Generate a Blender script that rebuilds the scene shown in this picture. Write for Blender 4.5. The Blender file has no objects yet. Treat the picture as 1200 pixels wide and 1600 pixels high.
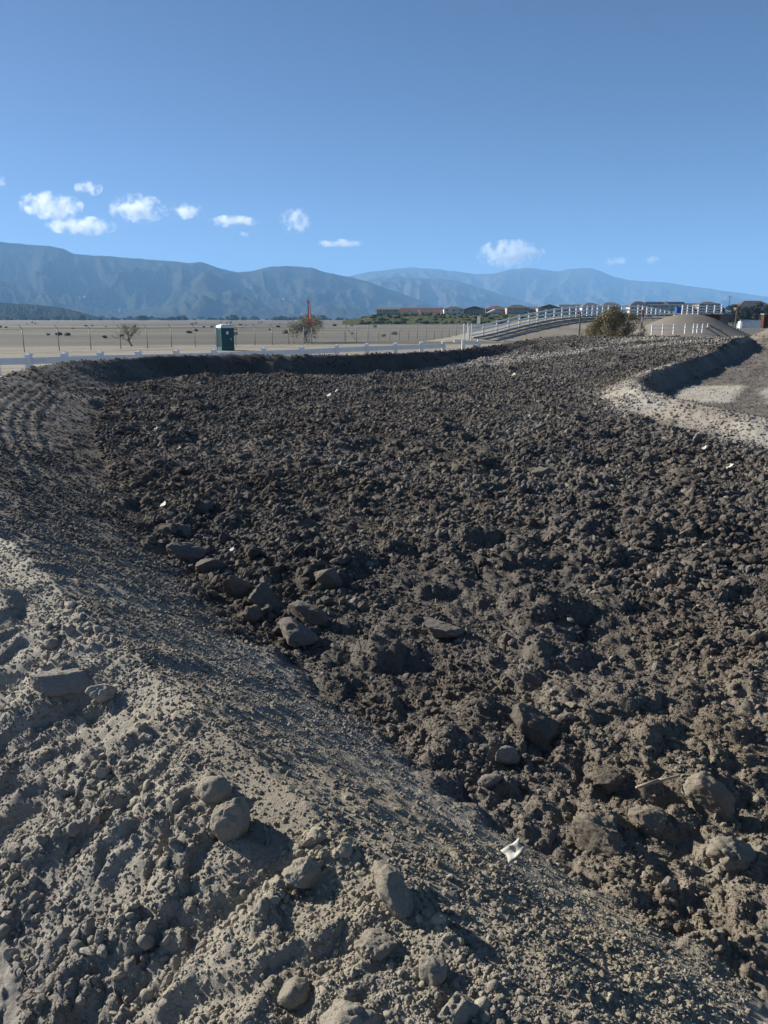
import bpy, bmesh, math, random
import numpy as np
from mathutils import Vector, Matrix, Euler

S = bpy.context.scene
C = S.collection
R = math.radians

# ------------------------------------------------------------------ camera, sky, sun, exposure
F, EYE, HORIZON = 1200.0, 2.9, 498.0          # focal length in photo pixels, eye height, horizon row
PITCH = math.atan((800 - HORIZON) / F)
cam = bpy.data.cameras.new('camera')
cam.sensor_fit = 'VERTICAL'; cam.sensor_height = 36; cam.lens = 36 * F / 1600
cam.clip_start = 0.05; cam.clip_end = 80000
camo = bpy.data.objects.new('camera', cam); C.objects.link(camo)
camo.location = (0, 0, EYE); camo.rotation_euler = (R(90) - PITCH, 0, 0)
S.camera = camo

SUN_AZ, SUN_EL = R(61), R(24)                 # azimuth counted to the left of +Y
world = bpy.data.worlds.new('World'); S.world = world; world.use_nodes = True
wn = world.node_tree
sky = wn.nodes.new('ShaderNodeTexSky'); sky.sky_type = 'NISHITA'; sky.sun_disc = False
sky.sun_elevation = SUN_EL; sky.sun_rotation = -SUN_AZ
sky.altitude = 1500; sky.air_density = 0.58; sky.dust_density = 0.6; sky.ozone_density = 4.0
bg = wn.nodes['Background']; bg.inputs['Strength'].default_value = 0.05
wn.links.new(sky.outputs[0], bg.inputs['Color'])
sl = bpy.data.lights.new('sun', 'SUN'); sl.energy = 5.0; sl.angle = R(0.55); sl.color = (1.0, 0.95, 0.87)
sun = bpy.data.objects.new('sun', sl); C.objects.link(sun)
SUND = Vector((-math.sin(SUN_AZ) * math.cos(SUN_EL), math.cos(SUN_AZ) * math.cos(SUN_EL), math.sin(SUN_EL)))
sun.rotation_euler = SUND.to_track_quat('Z', 'Y').to_euler()
S.view_settings.view_transform = 'Standard'; S.view_settings.look = 'None'
S.view_settings.exposure = 1.12; S.view_settings.gamma = 1.0; S.view_settings.use_curve_mapping = False
S.cycles.use_denoising = True
S.cycles.max_bounces = 12; S.cycles.diffuse_bounces = 3; S.cycles.glossy_bounces = 2
S.cycles.transmission_bounces = 2; S.cycles.volume_bounces = 10; S.cycles.transparent_max_bounces = 8
S.cycles.volume_step_rate = 1.0; S.cycles.volume_max_steps = 256

rng = np.random.default_rng(7)
random.seed(7)

# ------------------------------------------------------------------ numpy noise
def _h(ix, iy, seed):
    n = (ix.astype(np.int64) * 374761393 + iy.astype(np.int64) * 668265263 + seed * 974634777) & 0xffffffff
    n = ((n ^ (n >> 13)) * 1274126177) & 0xffffffff
    n = ((n ^ (n >> 16)) * 2246822519) & 0xffffffff
    return ((n ^ (n >> 15)) & 0xffffff) / float(0x1000000)

def _h3(ix, iy, iz, seed):
    return _h(ix + iz.astype(np.int64) * 7919, iy + iz.astype(np.int64) * 104729, seed)

def vnoise(x, y, seed=0):
    xi = np.floor(x); yi = np.floor(y); fx = x - xi; fy = y - yi
    fx = fx * fx * fx * (fx * (fx * 6 - 15) + 10); fy = fy * fy * fy * (fy * (fy * 6 - 15) + 10)
    a = _h(xi, yi, seed); b = _h(xi + 1, yi, seed); c = _h(xi, yi + 1, seed); d = _h(xi + 1, yi + 1, seed)
    return ((a + (b - a) * fx) * (1 - fy) + (c + (d - c) * fx) * fy) * 2 - 1

def fbm(x, y, oct=4, seed=0, gain=0.5):
    s = 0; a = 1; t = 0
    for k in range(oct):
        s = s + a * vnoise(x * 2.03 ** k + 17.3 * k, y * 2.03 ** k - 9.1 * k, seed + k); t += a; a *= gain
    return s / t

def vnoise3(p, seed=0):
    i = np.floor(p); f = p - i; f = f * f * (3 - 2 * f)
    out = 0
    for dx in (0, 1):
        for dy in (0, 1):
            for dz in (0, 1):
                w = (f[:, 0] if dx else 1 - f[:, 0]) * (f[:, 1] if dy else 1 - f[:, 1]) * (f[:, 2] if dz else 1 - f[:, 2])
                out = out + w * _h3(i[:, 0] + dx, i[:, 1] + dy, i[:, 2] + dz, seed)
    return out * 2 - 1

def fbm3(p, oct=4, seed=0, gain=0.5):
    s = 0; a = 1; t = 0
    for k in range(oct):
        s = s + a * vnoise3(p * 2.03 ** k + 11.7 * k, seed + k); t += a; a *= gain
    return s / t

def f1_3(p, seed=0):
    i = np.floor(p); best = np.full(len(p), 9.0)
    for dx in (-1, 0, 1):
        for dy in (-1, 0, 1):
            for dz in (-1, 0, 1):
                c = i + (dx, dy, dz)
                q = np.stack([_h3(c[:, 0], c[:, 1], c[:, 2], seed + k) for k in range(3)], 1)
                d = np.linalg.norm(c + q - p, axis=1); best = np.minimum(best, d)
    return best

def domes(x, y, s, seed, fill=1.0, flat=1.0):
    """heights of round lumps, one at most per cell of size s"""
    xs = x / s; ys = y / s
    xs = xs + 0.16 * vnoise(xs * 3.1, ys * 3.1, seed + 50); ys = ys + 0.16 * vnoise(xs * 3.1 + 40, ys * 3.1, seed + 51)
    xi = np.floor(xs); yi = np.floor(ys); best = np.zeros_like(xs)
    for dx in (-1, 0, 1):
        for dy in (-1, 0, 1):
            cx = xi + dx; cy = yi + dy
            rr = 0.22 + 0.5 * _h(cx, cy, seed + 2) ** 1.6
            rr = np.where(_h(cx, cy, seed + 3) < fill, rr, 0)
            d2 = (cx + _h(cx, cy, seed) - xs) ** 2 + (cy + _h(cx, cy, seed + 1) - ys) ** 2
            hh = np.sqrt(np.maximum(rr * rr - d2, 0)) * (0.7 + 0.6 * _h(cx, cy, seed + 4))
            best = np.maximum(best, hh)
    return best * s * flat

def plates(x, y, s, seed, off=0.3, tilt=0.4):
    """broken plates: every cell its own height and its own slant, sharp steps where they meet"""
    xs = x / s; ys = y / s
    xs = xs + 0.22 * vnoise(xs * 2.3, ys * 2.3, seed + 60) + .08 * vnoise(xs * 6.1, ys * 6.1, seed + 62); ys = ys + 0.22 * vnoise(xs * 2.3 + 30, ys * 2.3, seed + 61)
    xi = np.floor(xs); yi = np.floor(ys); best = np.full_like(xs, 9.0); sec = best.copy(); out = np.zeros_like(xs)
    for dx in (-1, 0, 1):
        for dy in (-1, 0, 1):
            cx = xi + dx; cy = yi + dy
            ux = cx + _h(cx, cy, seed) - xs; uy = cy + _h(cx, cy, seed + 1) - ys; d2 = ux * ux + uy * uy
            hh = off * (_h(cx, cy, seed + 2) - .5) + tilt * (2 * _h(cx, cy, seed + 3) - 1) * ux + tilt * (2 * _h(cx, cy, seed + 4) - 1) * uy
            k = d2 < best; out = np.where(k, hh, out); sec = np.where(k, best, np.minimum(sec, d2)); best = np.where(k, d2, best)
    return out * s * sstep(0, .3, np.sqrt(sec) - np.sqrt(best))

def sstep(a, b, x):
    t = np.clip((x - a) / (b - a), 0, 1); return t * t * (3 - 2 * t)

# ------------------------------------------------------------------ materials
def mat(name):
    m = bpy.data.materials.new(name); m.use_nodes = True
    m.node_tree.nodes['Principled BSDF'].inputs['Roughness'].default_value = 0.9
    m.node_tree.nodes['Principled BSDF'].inputs['Specular IOR Level'].default_value = 0.15
    return m

def nd(m, t, **kw):
    n = m.node_tree.nodes.new(t)
    for k, v in kw.items():
        if k in n.inputs: n.inputs[k].default_value = v
        else: setattr(n, k, v)
    return n

def lk(m, a, b): m.node_tree.links.new(a, b)

def ramp(m, stops):
    n = nd(m, 'ShaderNodeValToRGB'); e = n.color_ramp.elements
    while len(e) < len(stops): e.new(0.5)
    for el, (p, c) in zip(e, stops): el.position = p; el.color = (*c, 1)
    return n

def plain_mat(name, c, rough=0.7, var=0.12, scale=3.0, spec=0.3, metal=0.0, bump=0.0):
    """one paint / wood / plaster colour with a little procedural grime"""
    m = mat(name); b = m.node_tree.nodes['Principled BSDF']
    b.inputs['Roughness'].default_value = rough; b.inputs['Specular IOR Level'].default_value = spec
    b.inputs['Metallic'].default_value = metal
    tc = nd(m, 'ShaderNodeTexCoord'); ns = nd(m, 'ShaderNodeTexNoise', Scale=scale, Detail=6.0)
    lk(m, tc.outputs['Object'], ns.inputs['Vector'])
    lo = tuple(max(0, x * (1 - 2 * var)) for x in c); hi = tuple(min(1, x * (1 + var)) for x in c)
    r = ramp(m, [(0.25, lo), (0.6, c), (0.8, hi)])
    lk(m, ns.outputs['Fac'], r.inputs['Fac']); lk(m, r.outputs['Color'], b.inputs['Base Color'])
    if bump:
        bp = nd(m, 'ShaderNodeBump', Strength=bump, Distance=0.02)
        lk(m, ns.outputs['Fac'], bp.inputs['Height']); lk(m, bp.outputs[0], b.inputs['Normal'])
    return m

SOIL = [(0.0, (0.034, 0.030, 0.0265)), (0.25, (0.094, 0.082, 0.071)), (0.5, (0.188, 0.167, 0.142)),
        (0.75, (0.305, 0.282, 0.243)), (1.0, (0.43, 0.395, 0.33))]

def soil_mat(name, attr_type):
    m = mat(name); b = m.node_tree.nodes['Principled BSDF']
    b.inputs['Roughness'].default_value = 1.0; b.inputs['Specular IOR Level'].default_value = 0.05
    at = nd(m, 'ShaderNodeAttribute', attribute_type=attr_type, attribute_name='tone')
    geo = nd(m, 'ShaderNodeNewGeometry')
    n1 = nd(m, 'ShaderNodeTexNoise', Scale=1.7, Detail=5.0); n2 = nd(m, 'ShaderNodeTexNoise', Scale=38.0, Detail=5.0, Roughness=0.65)
    lk(m, geo.outputs['Position'], n1.inputs['Vector']); lk(m, geo.outputs['Position'], n2.inputs['Vector'])
    a = nd(m, 'ShaderNodeMath', operation='MULTIPLY_ADD'); a.inputs[1].default_value = 0.22
    lk(m, n1.outputs['Fac'], a.inputs[0]); lk(m, at.outputs['Fac'], a.inputs[2])
    a2 = nd(m, 'ShaderNodeMath', operation='MULTIPLY_ADD'); a2.inputs[1].default_value = 0.26
    lk(m, n2.outputs['Fac'], a2.inputs[0]); lk(m, a.outputs[0], a2.inputs[2])
    a3 = nd(m, 'ShaderNodeMath', operation='SUBTRACT'); a3.inputs[1].default_value = 0.24
    lk(m, a2.outputs[0], a3.inputs[0])
    r = ramp(m, SOIL); lk(m, a3.outputs[0], r.inputs['Fac'])
    # brown / grey drift of the soil
    n4 = nd(m, 'ShaderNodeTexNoise', Scale=0.6, Detail=3.0); lk(m, geo.outputs['Position'], n4.inputs['Vector'])
    hs = nd(m, 'ShaderNodeHueSaturation', Saturation=1.0); lk(m, r.outputs['Color'], hs.inputs['Color'])
    mr = nd(m, 'ShaderNodeMapRange'); mr.inputs['From Min'].default_value = 0.3; mr.inputs['From Max'].default_value = 0.7
    mr.inputs['To Min'].default_value = 0.75; mr.inputs['To Max'].default_value = 1.3
    lk(m, n4.outputs['Fac'], mr.inputs['Value'])
    vd = nd(m, 'ShaderNodeVectorMath', operation='DISTANCE'); vd.inputs[1].default_value = (1.8, 2.6, 0.7); lk(m, geo.outputs['Position'], vd.inputs[0])
    mw = nd(m, 'ShaderNodeMapRange'); mw.inputs['From Min'].default_value = 0.7; mw.inputs['From Max'].default_value = 3.2; mw.inputs['To Min'].default_value = 1.4; mw.inputs['To Max'].default_value = 1.0
    lk(m, vd.outputs['Value'], mw.inputs['Value'])
    mm = nd(m, 'ShaderNodeMath', operation='MULTIPLY'); lk(m, mr.outputs[0], mm.inputs[0]); lk(m, mw.outputs[0], mm.inputs[1]); lk(m, mm.outputs[0], hs.inputs['Saturation'])
    lk(m, hs.outputs[0], b.inputs['Base Color'])
    n3 = nd(m, 'ShaderNodeTexNoise', Scale=85.0, Detail=6.0, Roughness=0.7); lk(m, geo.outputs['Position'], n3.inputs['Vector'])
    bp = nd(m, 'ShaderNodeBump', Strength=1.0, Distance=0.014)
    lk(m, n3.outputs['Fac'], bp.inputs['Height']); lk(m, bp.outputs[0], b.inputs['Normal'])
    return m

M_SOIL = soil_mat('soil', 'GEOMETRY')
M_CLOD = soil_mat('clod_soil', 'INSTANCER')

def field_mat():
    m = mat('dry_field'); b = m.node_tree.nodes['Principled BSDF']; b.inputs['Roughness'].default_value = 1.0
    geo = nd(m, 'ShaderNodeNewGeometry'); mp = nd(m, 'ShaderNodeMapping'); mp.inputs['Scale'].default_value = (0.004, 0.022, 0)
    lk(m, geo.outputs['Position'], mp.inputs['Vector'])
    n = nd(m, 'ShaderNodeTexNoise', Scale=1.0, Detail=8.0, Roughness=0.62); lk(m, mp.outputs[0], n.inputs['Vector'])
    r = ramp(m, [(0.30, (0.075, 0.073, 0.06)), (0.45, (0.115, 0.108, 0.086)), (0.56, (0.165, 0.15, 0.116)), (0.7, (0.26, 0.235, 0.185))])
    lk(m, n.outputs['Fac'], r.inputs['Fac'])
    n2 = nd(m, 'ShaderNodeTexNoise', Scale=1.3, Detail=6.0, Roughness=0.7); lk(m, geo.outputs['Position'], n2.inputs['Vector'])
    mx = nd(m, 'ShaderNodeMix', data_type='RGBA', blend_type='OVERLAY'); mx.inputs['Factor'].default_value = 0.7
    lk(m, r.outputs['Color'], mx.inputs[6]); lk(m, n2.outputs['Fac'], mx.inputs[7]); lk(m, mx.outputs[2], b.inputs['Base Color'])
    return m
M_FIELD = field_mat()

def sand_mat():
    m = mat('sand'); b = m.node_tree.nodes['Principled BSDF']; b.inputs['Roughness'].default_value = 1.0
    geo = nd(m, 'ShaderNodeNewGeometry'); mp = nd(m, 'ShaderNodeMapping'); mp.inputs['Scale'].default_value = (0.12, 0.5, 0.5)
    mp.inputs['Rotation'].default_value = (0, 0, R(35))
    lk(m, geo.outputs['Position'], mp.inputs['Vector'])
    n = nd(m, 'ShaderNodeTexNoise', Scale=1.0, Detail=9.0, Roughness=0.65); lk(m, mp.outputs[0], n.inputs['Vector'])
    r = ramp(m, [(0.28, (0.16, 0.14, 0.108)), (0.5, (0.27, 0.24, 0.188)), (0.7, (0.37, 0.335, 0.265))])
    lk(m, n.outputs['Fac'], r.inputs['Fac']); lk(m, r.outputs['Color'], b.inputs['Base Color'])
    n2 = nd(m, 'ShaderNodeTexNoise', Scale=9.0, Detail=6.0, Roughness=0.7); lk(m, geo.outputs['Position'], n2.inputs['Vector'])
    bp = nd(m, 'ShaderNodeBump', Strength=0.8, Distance=0.06); lk(m, n2.outputs['Fac'], bp.inputs['Height']); lk(m, bp.outputs[0], b.inputs['Normal'])
    return m
M_SAND = sand_mat()

# ------------------------------------------------------------------ object helpers
def link(name, me, m=None, parent=None, loc=None, rot=None):
    o = bpy.data.objects.new(name, me); C.objects.link(o)
    if m is not None and me is not None:
        for q in (m if isinstance(m, (list, tuple)) else [m]): me.materials.append(q)
    if parent is not None: o.parent = parent
    if loc is not None: o.location = loc
    if rot is not None: o.rotation_euler = rot
    return o

def tag(o, label=None, cat=None, group=None, kind=None):
    for k, v in (('label', label), ('category', cat), ('group', group), ('kind', kind)):
        if v: o[k] = v
    return o

def thing(name, label, cat, loc=(0, 0, 0), rz=0.0, group=None):
    o = bpy.data.objects.new(name, None); C.objects.link(o); o.location = loc; o.rotation_euler = (0, 0, rz)
    o.empty_display_size = 0.2
    return tag(o, label, cat, group)

def copy_tree(o, parent=None):
    c = o.copy(); C.objects.link(c); c.parent = parent
    for ch in list(o.children): copy_tree(ch, c)
    return c

class MB:
    """collects shapes into one mesh"""
    def __init__(s): s.v = []; s.f = []; s.mi = []
    def add(s, vs, fs, mi=0):
        o = len(s.v); s.v += [tuple(p) for p in vs]; s.f += [tuple(i + o for i in f) for f in fs]; s.mi += [mi] * len(fs); return s
    def box(s, c, d, rz=0.0, mi=0, taper=1.0):
        cs, sn = math.cos(rz), math.sin(rz); vs = []
        for z in (-1, 1):
            k = taper if z > 0 else 1
            for x, y in ((-1, -1), (1, -1), (1, 1), (-1, 1)):
                X, Y = x * d[0] / 2 * k, y * d[1] / 2 * k
                vs.append((c[0] + X * cs - Y * sn, c[1] + X * sn + Y * cs, c[2] + z * d[2] / 2))
        return s.add(vs, [(3, 2, 1, 0), (4, 5, 6, 7), (0, 1, 5, 4), (1, 2, 6, 5), (2, 3, 7, 6), (3, 0, 4, 7)], mi)
    def bar(s, a, b, w, h=None, n=4, mi=0, r2=None):
        a = Vector(a); b = Vector(b); d = (b - a).normalized()
        up = Vector((0, 0, 1)) if abs(d.z) < 0.95 else Vector((0, 1, 0))
        X = d.cross(up).normalized(); Y = X.cross(d).normalized(); h = w if h is None else h; k = 1 if r2 is None else r2 / w
        vs = []
        for p, q in ((a, 1), (b, k)):
            for i in range(n):
                t = 2 * math.pi * (i + 0.5) / n; sc = math.sqrt(2) / 2 if n == 4 else 0.5
                vs.append(p + X * math.cos(t) * w * sc * q + Y * math.sin(t) * h * sc * q)
        fs = [(i, (i + 1) % n, n + (i + 1) % n, n + i) for i in range(n)] + [tuple(range(n - 1, -1, -1)), tuple(range(n, 2 * n))]
        return s.add(vs, fs, mi)
    def me(s, name, smooth=False):
        me = bpy.data.meshes.new(name); me.from_pydata(s.v, [], s.f); me.update()
        if smooth: me.polygons.foreach_set('use_smooth', [True] * len(me.polygons))
        return me
    def build(s, name, m, parent=None, loc=None, rot=None, smooth=False):
        o = link(name, s.me(name, smooth), m, parent, loc, rot)
        if isinstance(m, (list, tuple)): o.data.polygons.foreach_set('material_index', s.mi)
        return o

def np_mesh(name, V, Q, attrs=None, smooth=False):
    me = bpy.data.meshes.new(name); k = Q.shape[1]
    me.vertices.add(len(V)); me.vertices.foreach_set('co', V.astype(np.float32).ravel())
    me.loops.add(Q.size); me.loops.foreach_set('vertex_index', Q.astype(np.int32).ravel())
    me.polygons.add(len(Q)); me.polygons.foreach_set('loop_start', np.arange(0, Q.size, k, dtype=np.int32))
    me.update(calc_edges=True)
    me.polygons.foreach_set('use_smooth', np.full(len(Q), smooth))
    for n, a in (attrs or {}).items():
        at = me.attributes.new(n, 'FLOAT', 'POINT'); at.data.foreach_set('value', a.astype(np.float32))
    return me

# ------------------------------------------------------------------ the ground: one height function
# berm crest: x, y, height, width of inner face, width of outer face
CREST = np.array([(4.6, -2.6, 1.15, 1.1, 2.6), (2.2, -0.3, 1.2, 1.1, 2.6), (1.0, 0.85, 1.23, 1.1, 2.6), (0.38, 1.5, 1.25, 1.1, 2.6), (-0.06, 2.05, 1.26, 1.1, 2.5),
    (-0.53, 2.65, 1.27, 1.1, 2.5), (-1.4, 3.8, 1.28, 1.2, 2.4), (-2.75, 5.3, 1.30, 1.6, 2.4), (-4.8, 8.2, 1.33, 2.0, 2.4),
    (-7.0, 12.0, 1.36, 2.3, 2.4), (-8.6, 15.5, 1.38, 2.5, 2.4), (-9.9, 19.6, 1.40, 2.6, 2.2), (-11.0, 23.4, 1.40, 2.4, 2.0),
    (-11.6, 28.0, 1.40, 2.0, 1.8), (-10.4, 31.2, 1.40, 1.4, 1.7), (-8.5, 33.8, 1.41, 1.05, 1.6), (-5.7, 34.0, 1.41, 1.0, 1.6),
    (-2.8, 33.7, 1.40, 1.0, 1.6), (0, 34.8, 1.42, 1.0, 1.6), (3.2, 37.9, 1.44, 1.0, 1.6), (5.6, 41.4, 1.50, 1.0, 1.6),
    (7.5, 44.6, 1.64, 1.0, 1.8), (10.3, 49.0, 1.82, 1.0, 2.0), (13.5, 53.5, 1.80, 1.0, 2.5)])
LIP = np.array([(13.0, 3.0, 1.0), (10.0, 8.0, 1.0), (8.5, 12.0, .95), (7.7, 15.5, .95), (7.2, 18.5, .95), (6.9, 21.0, .97), (7.2, 23.8, 1.0),
    (9.3, 27.6, 1.08), (12.0, 31.8, 1.2), (15.5, 37.0, 1.4), (20.5, 45.5, 1.65), (27.0, 57.0, 1.75), (33.0, 67.0, 1.6)])
RAMP = np.array([(6.0, 97.5, 0.0), (11.0, 100.5, 0.35), (14.5, 103.0, 1.15), (19.5, 107.0, 2.2), (24.0, 110.5, 2.95), (30.0, 114.5, 3.3), (42.0, 119.0, 3.4), (60.0, 124.0, 3.3)])

def dense(P, n):
    d = np.r_[0, np.cumsum(np.hypot(*np.diff(P[:, :2], axis=0).T))]
    t = np.linspace(0, d[-1], n)
    Q = np.stack([np.interp(t, d, P[:, k]) for k in range(P.shape[1])], 1)
    ker = np.ones(9) / 9
    for k in range(P.shape[1]):
        e = np.r_[[Q[0, k]] * 4, Q[:, k], [Q[-1, k]] * 4]; Q[:, k] = np.convolve(e, ker, 'valid')
    return Q
CREST, LIP, RAMP = dense(CREST, 170), dense(LIP, 80), dense(RAMP, 60)

def nearest(P, x, y, chunk=60000):
    """signed distance to a polyline (positive on its right), arc length and interpolated row"""
    A = P[:-1]; B = P[1:]; D = B[:, :2] - A[:, :2]; L2 = (D ** 2).sum(1); L = np.sqrt(L2); S0 = np.r_[0, np.cumsum(L)[:-1]]
    sd = np.empty(len(x)); ar = np.empty(len(x)); row = np.empty((len(x), P.shape[1]))
    for i in range(0, len(x), chunk):
        X = x[i:i + chunk, None]; Y = y[i:i + chunk, None]
        t = np.clip(((X - A[:, 0]) * D[:, 0] + (Y - A[:, 1]) * D[:, 1]) / L2, 0, 1)
        dx = X - A[:, 0] - t * D[:, 0]; dy = Y - A[:, 1] - t * D[:, 1]; dd = dx * dx + dy * dy
        k = dd.argmin(1); n = np.arange(len(k)); tk = t[n, k]
        cr = D[k, 0] * dy[n, k] - D[k, 1] * dx[n, k]
        sd[i:i + chunk] = np.where(cr < 0, 1, -1) * np.sqrt(dd[n, k]); ar[i:i + chunk] = S0[k] + tk * L[k]
        row[i:i + chunk] = A[k] + (B[k] - A[k]) * tk[:, None]
    return sd, ar, row

def ground(x, y, fine=True):
    """height, soil tone, region (0 track 1 berm 2 infield 3 field 4 sand), crumble factor for every point"""
    x = np.asarray(x, float); y = np.asarray(y, float); n = len(x); r = np.hypot(x, y); g = np.maximum(r * 0.0046, 0.004)
    h = 0.10 * fbm(x / 30, y / 30, 3, 90) * sstep(60, 200, r) + 0.03 * fbm(x / 3, y / 3, 3, 91)
    h += -0.02 * sstep(200, 2000, r)
    tone = np.full(n, 0.8); reg = np.full(n, 3)
    reg[(y > 36) & (r < 92) & (x > -60)] = 4; reg[(r < 70)] = 4
    crumb = np.zeros(n); strip = np.zeros(n)
    # ramp embankment and the mound by the platform
    near = r < 190; xi, yi = x[near], y[near]
    sd, ar, row = nearest(RAMP, xi, yi)
    hill = np.maximum(0, row[:, 2] - 0.05 - np.where(sd > 0, np.maximum(sd - 0.9, 0) * 0.20, np.maximum(-sd - 5, 0) * 0.7)) * sstep(0, 0.3, ar)
    hill = hill * sstep(47, 44, ar) * (ar > 0)
    hill2 = 3.45 * np.exp(-(np.abs(xi - 37.6) / 6.2) ** 2.4 - ((yi - 98) / 8) ** 2)
    hill3 = 2.35 * np.exp(-((xi - 27.5) / 3.2) ** 2 - ((yi - 50) / 4.5) ** 2) + 1.5 * np.exp(-((xi - 33) / 4) ** 2 - ((yi - 57) / 5) ** 2)
    plat = 1.0 * sstep(8, 22, xi) * sstep(46, 56, yi) * (1 - sstep(62, 112, yi))
    base = np.maximum.reduce([h[near], hill + h[near], hill2 + h[near], plat + h[near]])
    hs = base.copy(); tn = tone[near]; rg = reg[near]; cb = np.zeros(len(xi)); stp = np.zeros(len(xi))
    rg[(hill > 0.05) | (plat > 0.2)] = 4; rg[(hill2 > 0.15) & (hill2 > hill)] = 5; tn[rg == 5] = .50 
    # track
    fl = 0.62 + 1.12 * sstep(0, 1, (yi - 30 + (xi - 3) * 0.6) / 25)
    fl = fl + 0.05 * fbm(xi / 2.5, yi / 2.5, 2, 5)
    sd, ar, row = nearest(CREST, xi, yi); zc = row[:, 2] + 0.035 * fbm(ar / 1.1, ar * 0, 3, 8) + 0.03 * fbm(ar / .35, ar * 0 + 4, 2, 9); wi = row[:, 3]; wo = row[:, 4]
    ls, la, lr = nearest(LIP, xi, yi)
    far = sstep(26, 33, la)
    inside = sd > 0
    t = np.clip(sd / wi, 0, 1)
    prof = 1 - (0.55 * t + 0.45 * t * t * (3 - 2 * t))
    trk = fl + (zc - fl) * prof
    # infield behind its lip
    inf_floor = 0.50 + 0.05 * fbm(xi / 1.5, yi / 1.5, 3, 31) + 0.78 * sstep(22, 52, la)
    lipz = np.maximum(lr[:, 2], 0) + 0.05 * fbm(la / .8, la * 0, 3, 33)
    ow = 1.1 * (1 - far) + 0.7 * far
    lip_out = fl + np.maximum(lipz - fl, 0.06) * (1 - sstep(0, 1, -ls / ow))
    lip_in = inf_floor + (lipz - inf_floor) * (1 - sstep(0.05, 1.3 - .55 * sstep(18, 26, la), ls))
    isin = ls > 0
    trk = np.where(isin, lip_in, np.maximum(trk, lip_out))
    # far end of the raised track falls off to the sand behind it
    end = sstep(52, 59, yi + (xi - 12) * 0.10) * (1 - (isin & (ls > 2)) * 0.5)
    trk = trk * (1 - end) + np.maximum(base, 0.85) * end
    trk = np.where(isin, np.maximum(trk, hill3 + inf_floor - 0.2), trk)
    tr_area = inside & (yi < 75) & (xi < 50) & (r[near] < 78)
    out = (~inside) & (-sd < wo)
    b = np.clip(-sd / wo, 0, 1)
    outer = zc + (base - zc) * (0.5 * b + 0.5 * b * b * (3 - 2 * b))
    hs = np.where(tr_area, trk, np.where(out & (yi < 60), np.maximum(outer, base), base))
    # tones
    nz = fbm(xi / 1.4, yi / 1.4, 4, 12)
    dry = 1 - sstep(2.0, 6.5, np.hypot(xi - 1.5, yi - 0.5))
    tf = 0.305 + 0.12 * nz + 0.22 * dry + 0.05 * sstep(28, 45, yi)
    streak = fbm((xi * 0.5 - yi * 0.86) / 1.2, (xi * 0.86 + yi * 0.5) / 9, 4, 15)
    tf = tf + 0.42 * sstep(0.0, 0.5, streak) * sstep(30, 38, yi + 0.4 * xi) * (1 - end)
    inner = inside & (sd < wi * 1.02)
    nearb = 1 - sstep(7.5, 13.5, ar)
    ti = 0.42 + 0.33 * nearb + 0.12 * nz + 0.10 * fbm(ar / 3, sd / .25, 3, 21)
    fade = sstep(0.75, 1.02, sd / wi + 0.18 * fbm(xi / .5, yi / .5, 3, 22))
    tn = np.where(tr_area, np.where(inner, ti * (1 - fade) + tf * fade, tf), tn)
    to = 0.78 + 0.12 * nz + 0.08 * fbm(xi / .3, yi / .3, 3, 23)
    tn = np.where(out & (yi < 60), to * (1 - sstep(20, 32, yi)) + 0.33 * sstep(20, 32, yi), tn)
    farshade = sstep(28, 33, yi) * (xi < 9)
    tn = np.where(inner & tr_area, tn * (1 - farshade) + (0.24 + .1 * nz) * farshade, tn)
    lipt = (np.exp(-((ls + 0.45) / 0.75) ** 2)) * (1 - far)
    tn = np.where(tr_area, tn + (0.68 + .1 * nz - tn) * np.clip(lipt * 1.25, 0, 1), tn)
    hp = sstep(0.05, 0.35, fbm(xi / 2.2 + 3, yi / 4.5, 3, 41)) * sstep(1.1, 1.8, ls) * (1 - sstep(6, 9, ls)) * (la < 34)
    tin = 0.42 + 0.14 * nz
    pu = (xi - 10.7) - (yi - 25.5) * .55; patch = np.exp(-(pu / 1.0) ** 8 - ((yi - 25.5) / 2.7) ** 8); pu = (xi - 13.0) - (yi - 24.5) * .4; patch = np.maximum(patch, .8 * np.exp(-(pu / 1.0) ** 8 - ((yi - 24.3) / 2.4) ** 8))
    tn = np.where(tr_area & isin & (ls > 0.25), tin + (1.08 - tin) * np.clip(patch, 0, 1), tn)
    tn = np.where(tr_area & isin & (ls > 0.25), tn * (1 - far * .0), tn)
    tn = tn * (1 - end * tr_area) + 0.62 * end * tr_area
    rg = np.where(tr_area, np.where(isin, 2, np.where(inner, 1, 0)), np.where(out & (yi < 60), 1, rg))
    rg = np.where(tr_area & (end > 0.6) & ~isin, 4, rg)
    # roughness of each part
    cb = np.where(tr_area, np.where(inner, 0.10 + 0.9 * fade, 1.0), np.where(out, 0.6, 0))
    lipc = np.clip(lipt, 0, 1)
    cb = np.where(tr_area & isin, 0.05 + .12 * sstep(1.5, 3, ls), cb); cb = np.maximum(cb, 0.35 * lipc * tr_area); cb = cb * (1 - end * tr_area)
    cb = np.where(tr_area & ~inner & ~isin, cb * (1 - 0.35 * sstep(30, 42, yi)), cb)
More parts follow.
